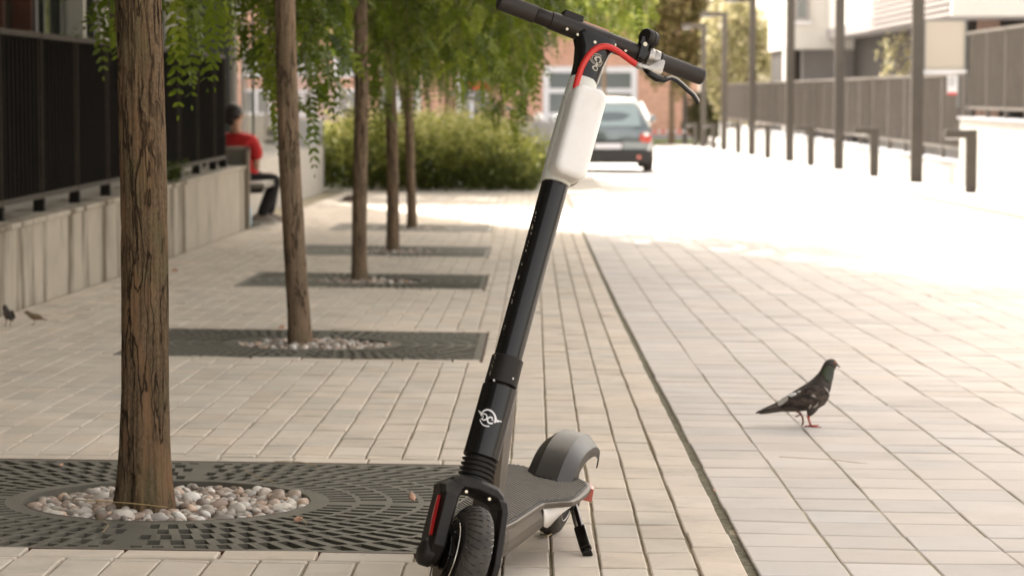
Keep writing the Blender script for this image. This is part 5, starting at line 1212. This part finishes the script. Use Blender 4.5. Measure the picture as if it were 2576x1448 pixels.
slat_fence('grey_fence', WX+.12, (40.1, 91.5), -.085, 1.15, .12, .05, .012, (M['fence_grey'],)*3, 'long grey slatted fence on the low wall behind the lamp posts', foot=(.06, -.2615), post_every=2.14, postw=.06, postd=.07, rail=.045)
sg = empty('notice_sign', (6.72, 40.0, .75), 'small white notice with a red band at the end of the raised fence', 'sign'); o = (6.72, 40.0, .75)
q = MB(); q.box((6.56, 40.0, .80), (6.72, 40.006, 1.10)); q.build('plate', M['frame_white'], sg, o)
q = MB(); q.box((6.565, 39.997, .802), (6.715, 39.9995, .835)); q.build('red_band', M['red_sign'], sg, o)
q = MB()
for k in range(4): q.box((6.585, 39.9975, 1.05-.035*k), (6.695-.02*(k % 2), 39.9995, 1.062-.035*k))
q.build('text_lines', M['rail_grey'], sg, o)
q = MB(); q.box((6.72, 40.0, .6), (6.76, 40.03, 1.12)); q.build('bracket', M['rail_grey'], sg, o)
# white building
WY = 75.
def wx(x, Y=WY): return (x-VX)/FPX*Y
def wz(y, Y=WY): return CAM_H+(VY-y)/FPX*Y
o = (12, WY, -1.3); wb = empty('white_building', o, 'modern white building with grey ground floor behind the grey fence', 'building')
q = MB(); q.box((wx(1972), WY, wz(125)), (24, WY+5.4, 13)); q.build('upper_storeys', M['facade_white'], wb, o, bevel=.02)
q = MB(); q.box((wx(2025), WY+.8, -1.6), (24, WY+5.3, wz(125)-.003)); q.build('ground_floor', M['facade_grey'], wb, o)
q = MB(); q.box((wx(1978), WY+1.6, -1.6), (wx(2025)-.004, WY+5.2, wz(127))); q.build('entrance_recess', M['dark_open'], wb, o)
q = MB(); q.box((wx(1974), WY+.3, -1.6), (wx(1986), WY+1.0, wz(125)-.003)); q.build('pillar', M['facade_white'], wb, o)
win(wb, o, wx(1994), wx(2030), wz(55), wz(55)+1.6, WY, 1, 1, .09, 'slat_grey')
for xx in (2120, 2260, 2420): win(wb, o, wx(xx), wx(xx+36), wz(-120), wz(-120)+1.6, WY, 1, 1, .09, 'slat_grey')
Y2 = 52.; x2 = wx(2388, Y2); z2 = wz(42, Y2); o = (x2+3, Y2, -.9)
w2b = empty('balcony_block', o, 'projecting white balcony block with grey louvred side at the top right', 'building')
q = MB(); q.box((x2, Y2, z2), (x2+8, Y2+.25, z2+1.2)); q.build('parapet', M['facade_white'], w2b, o, bevel=.01)
q = MB(); q.box((x2+.1, Y2+.251, z2+.02), (x2+8, WY-.01, z2+.30)); q.build('slab', M['facade_grey'], w2b, o)
q = MB(); q.box((x2+.1, Y2+5, z2+.301), (x2+8, WY-.01, 11)); q.build('upper_storeys', M['facade_white'], w2b, o)
q = MB()
for k in range(10): q.box((x2-.02, Y2+.26, z2+.02+.13*k), (x2+.07, Y2+13, z2+.095+.13*k))
q.build('louvres', M['balcony'], w2b, o)
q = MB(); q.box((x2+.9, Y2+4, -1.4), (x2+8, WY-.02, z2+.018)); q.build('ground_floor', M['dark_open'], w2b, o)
for k in range(4): q = MB(); q.box((x2+1.2+1.1*k, Y2+3.6, -1.2), (x2+1.65+1.1*k, Y2+3.95, z2+.017)); q.build('column', mat('brown_column', (.22, .15, .12), .8) if k == 0 else bpy.data.materials['brown_column'], w2b, o)
Y3 = 49.; o = (wx(2370, Y3), Y3, -.9); aw = empty('sun_blind', o, 'beige blind in a dark frame above the end of the grey fence', 'blind')
xa, xb, za, zb_ = wx(2322, Y3), wx(2420, Y3), wz(178, Y3), wz(55, Y3)
q = MB(); q.box((xa, Y3, za), (xb, Y3+.02, zb_)); q.build('cloth', M['awning'], aw, o)
q = MB(); q.box((xb+.001, Y3-.02, -.8), (xb+.04, Y3+.05, zb_+.04)); q.box((xa-.04, Y3-.02, -.8), (xa-.001, Y3+.05, zb_+.04)); q.box((xa, Y3-.02, zb_+.001), (xb, Y3+.05, zb_+.04)); q.build('frame', M['rail_grey'], aw, o)
q = MB(); q.box((xa-.04, Y3-.06, za-.06), (xb+.04, Y3-.021, za+.0)); q.build('bottom_bar', M['frame_white'], aw, o)

# lamp posts and bollard lights
def lamp_post(label):
    r = empty('street_lamp', (0, 0, 0), label, 'street lamp', 'tall angular lamp posts on the right')
    q = MB(); q.box((-.10, -.05, -.1), (.10, .05, 4.62)); q.build('post', M['lamp_metal'], r, bevel=.006)
    q = MB(); q.box((-.82, -.05, 4.46), (-.102, .05, 4.62)); q.build('arm', M['lamp_metal'], r, bevel=.006)
    q = MB(); q.box((-.78, -.04, 4.44), (-.45, .04, 4.459)); q.build('lens', M['globe'], r)
    q = MB(); q.box((-.16, -.11, -.001), (.16, .11, .02)); q.build('base_plate', M['lamp_metal'], r); return r
def bollard(label):
    r = empty('bollard_light', (0, 0, 0), label, 'bollard', 'low angular bollard lights on the right')
    q = MB(); q.box((-.08, -.05, -.1), (.08, .05, .90)); q.build('post', M['lamp_metal'], r, bevel=.005)
    q = MB(); q.box((-.38, -.05, .78), (-.082, .05, .90)); q.build('arm', M['lamp_metal'], r, bevel=.005)
    q = MB(); q.box((-.36, -.04, .765), (-.15, .04, .779)); q.build('lens', M['globe'], r); return r
ords = ['nearest and widest', 'second', 'third', 'fourth', 'fifth', 'sixth', 'farthest']
lp = None
for k, xx in enumerate((2303, 2108, 1985, 1890, 1820, 1768, 1722)):
    lab = '%s grey lamp post of the right hand row, counted from the front' % ords[k]
    lp = lamp_post(lab) if lp is None else copytree(lp); lp['label'] = lab; Yl = 6.35*FPX/(xx-VX); lp.location = (6.35, Yl, G(6.35, Yl)+.045)
bp_ = None
for k, xx in enumerate((2440, 2197, 2038, 1930, 1856, 1794, 1748)):
    lab = '%s low bollard light of the right hand row, shaped like a hook' % ords[k].replace(' and widest', '')
    bp_ = bollard(lab) if bp_ is None else copytree(bp_); bp_['label'] = lab; Yl = 6.22*FPX/(xx-VX); bp_.location = (6.22, Yl, G(6.22, Yl)+.045)

# ------------------------------------------------------------ car
cX, cY = 1.42, 48.6; cz = G(cX, cY); co = (cX, cY, cz)
ca = empty('parked_car', co, 'dark blue grey hatchback seen from behind on the sunlit road', 'car')
def cring(y, zb, zs, zr, wb_, ws, wr):    # lower edge, shoulder, roof
    p = [(wb_*.80, zb), (wb_, zb+.10), (ws, zb+.32), (ws*1.0, (zb+zs)/2+.06), (ws*.975, zs-.03), (ws*.945, zs)]
    if zr > zs+.02: p += [(ws*.90, zs+.06), (wr+(ws*.90-wr)*.5, (zs+zr)/2), (wr, zr-.06), (wr*.88, zr-.01), (wr*.5, zr+.015), (0, zr+.02)]
    else: p += [(ws*.92, zs+.004), (ws*.85, zs+.012), (ws*.7, zs+.02), (ws*.5, zs+.028), (ws*.25, zs+.034), (0, zs+.036)]
    pts = p+[(-a, b) for a, b in p[-2::-1]]; return [V(cX+a, cY+y, cz+b) for a, b in pts]
q = MB(); q.loft([cring(*a) for a in ((0, .30, .78, .78, .70, .76, .5), (.03, .25, .84, .90, .76, .82, .58), (.12, .23, .88, 1.12, .80, .85, .57), (.32, .24, .97, 1.36, .83, .865, .57), (.70, .24, .965, 1.435, .83, .87, .60), (1.5, .24, .95, 1.46, .83, .87, .61), (2.2, .24, .94, 1.43, .83, .87, .60), (2.9, .24, .93, 1.10, .83, .87, .62), (3.15, .24, .93, .93, .83, .865, .6), (3.7, .25, .86, .86, .80, .84, .5), (3.98, .30, .70, .70, .72, .78, .5), (4.05, .36, .62, .62, .62, .70, .4))], True)
cb_ = q.build('body', M['car'], ca, co, smooth='auto', autos=40)
q = MB(); q.loft([[V(cX+a, cY+y, cz+b) for a, b in ((-.74, .18), (.74, .18), (.83, .26), (.84, .40), (.80, .43), (-.80, .43), (-.84, .40), (-.83, .26))] for y in (-.075, -.06, .12)], True); q.build('rear_bumper', M['car_black'], ca, co, bevel=.03)
q = MB(); q.loft([[V(cX+a, cY+y, cz+b) for a, b in ((-.60, 1.0), (.60, 1.0), (.545, 1.30), (.50, 1.335), (-.50, 1.335), (-.545, 1.30))] if False else [V(cX+a*1.0, cY+(.035 if b < 1.1 else .235)+y, cz+b) for a, b in ((-.64, .90), (.64, .90), (.555, 1.31), (.52, 1.34), (-.52, 1.34), (-.555, 1.31))] for y in (-.02, .05)], True); q.build('rear_window', M['car_glass'], ca, co)
for sg_ in (-1, 1):
    q = MB(); q.add([V(cX+sg_*(.872-.0*y), cY+y, cz+zz_) if zz_ < 1.05 else V(cX+sg_*.70, cY+y, cz+zz_) for y, zz_ in ((.55, 1.02), (2.75, 1.0), (2.35, 1.36), (.80, 1.38))], [(0, 1, 2, 3)]); q.build('side_window', M['car_glass'], ca, co, solid=.01)
    q = MB(); q.loft([[V(cX+sg_*(a-.0), cY+y, cz+b) for a, b in ((.62, .60), (.80, .57), (.85, .63), (.83, .74), (.74, .79), (.62, .74))] for y in (-.035, .08)], True); q.build('tail_light', M['car_red'], ca, co, bevel=.015)
    q = MB(); q.ball((cX+sg_*.74, cY-.045, cz+.74), (.06, .02, .035), 10, 8); q.build('lamp_lens', M['globe'], ca, co, smooth=True)
    q = MB(); q.lathe((cX+sg_*.60, cY-.078, cz+.30), (0, 1, 0), [(.04, 0), (.04, .03)], 14); q.build('fog_light', M['tail'], ca, co)
    q = MB(); q.ball((cX+sg_*.96, cY+2.5, cz+1.02), (.09, .06, .07), 12, 8); q.build('mirror', M['car'], ca, co, smooth=True)
    for yy in (.62, 3.2):
        q = MB(); c = V(cX+sg_*.80-.0, cY+yy, cz+.30); q.lathe(c-V(.105, 0, 0)+V(0, 0, 0), (1, 0, 0), [(.18, 0), (.28, .01), (.30, .04), (.30, .17), (.28, .20), (.18, .21)], 30); w = q.build('wheel', M['rubber'], ca, co, smooth='auto', autos=40)
        q = MB(); q.lathe(c+V(sg_*.107, 0, 0), (sg_, 0, 0), [(.19, -.02), (.185, 0), (.05, .012), (.03, .014)], 24); q.build('rim', M['silver'], w, co)
q = MB(); q.box((cX-.26, cY-.088, cz+.46), (cX+.26, cY-.0765, cz+.57)); q.build('number_plate', M['plate'], ca, co)
q = MB(); q.box((cX-.28, cY-.076, cz+.44), (cX+.28, cY+.03, cz+.59)); q.build('plate_recess', M['car_black'], ca, co)
q = MB(); q.box((cX-.80, cY+.1, cz+.20), (cX+.80, cY+3.9, cz+.26)); q.build('underbody', M['car_black'], ca, co)

# ------------------------------------------------------------ litter on the paving
def gp2(x, y):
    lo, hi = 1., 200.
    for _ in range(50):
        m_ = (lo+hi)/2; p = at(x, y, m_)
        if p[2] > G(p[0], p[1]): lo = m_
        else: hi = m_
    return at(x, y, lo)
def stalk(pts, label, r=.0009, lift=.003, m='straw', hmid=.004):
    P_ = [gp2(*p) for p in pts]; P_ = [V(p[0], p[1], G(p[0], p[1])+lift+hmid*math.sin(pi*i/(len(P_)-1))) for i, p in enumerate(P_)]
    q = MB(); q.tube(crom(P_, 5), r, 6); tag(q.build('dry_stalk', M[m], o=P_[0], smooth=True), label, 'stalk')
stalk([(690, 1163), (730, 1166), (770, 1170), (800, 1176)], 'long thin dry stalk along the far edge of the nearest grate', .0013)
stalk([(618, 1186), (640, 1202), (668, 1212), (690, 1215)], 'curved dry stalk lying on the nearest grate right of the trunk')
stalk([(240, 1305), (262, 1316), (272, 1328), (258, 1340)], 'hooked dry stalk on the front left of the nearest grate')
stalk([(1960, 1149), (2020, 1156), (2090, 1160), (2182, 1167)], 'long thin straw on the pale road below the pigeon', .0007, .0015)
stalk([(1366, 1347), (1374, 1355), (1386, 1350), (1385, 1343)], 'small curled stalk under the rear of the scooter', .0014)
stalk([(170, 1270), (240, 1278), (330, 1284), (420, 1290)], 'dry stalk lying across the pebbles by the nearest trunk', .0014, .014)
def dleaf(x, y, label, s=.02, up=.4, rot=0.5):
    p = gp2(x, y); p[2] = G(p[0], p[1])+.003; q = MB(); rings = []
    e = V(math.cos(rot), math.sin(rot), up); e = unit(e); w = unit(np.cross(e, V(.3, -1, .6))); nn = np.cross(e, w)
    for t in np.linspace(0, 1, 7): rings.append([p+e*s*t+w*s*.35*math.sin(pi*max(.03, min(.97, t)))*u+nn*s*.12*(u*u+math.sin(t*3)) for u in (-1, -.5, 0, .5, 1)])
    q.loft(rings, False, closed=False); o = q.build('dry_leaf', M['dryleaf'], o=p, smooth=True, solid=.0006); tag(o, label, 'leaf')
dleaf(1042, 1262, 'curled pinkish dry leaf standing on the grate near the scooter wheel', .026, 1.6, 2.2)
dleaf(738, 1310, 'small dry leaf with a stalk on the grate front right of the pebbles', .022, .25, .2); stalk([(745, 1308), (760, 1312), (772, 1322)], 'short stalk beside the dry leaf on the nearest grate')
dleaf(430, 683, 'yellowish fallen leaf near the foot of the wall', .05, .3, .4)
dleaf(700, 826, 'orange fallen leaf on the far edge of the second grate', .035, .3, .4)
dleaf(2010, 865, 'tiny fallen leaf on the pale road above the pigeon', .02, .1, 1)
dleaf(1795, 1235, 'brown speck of a fallen leaf on the strip behind the scooter', .012, .1, 1)
dleaf(150, 1172, 'small leaf bit on the left side of the nearest grate', .015, .3, 1)
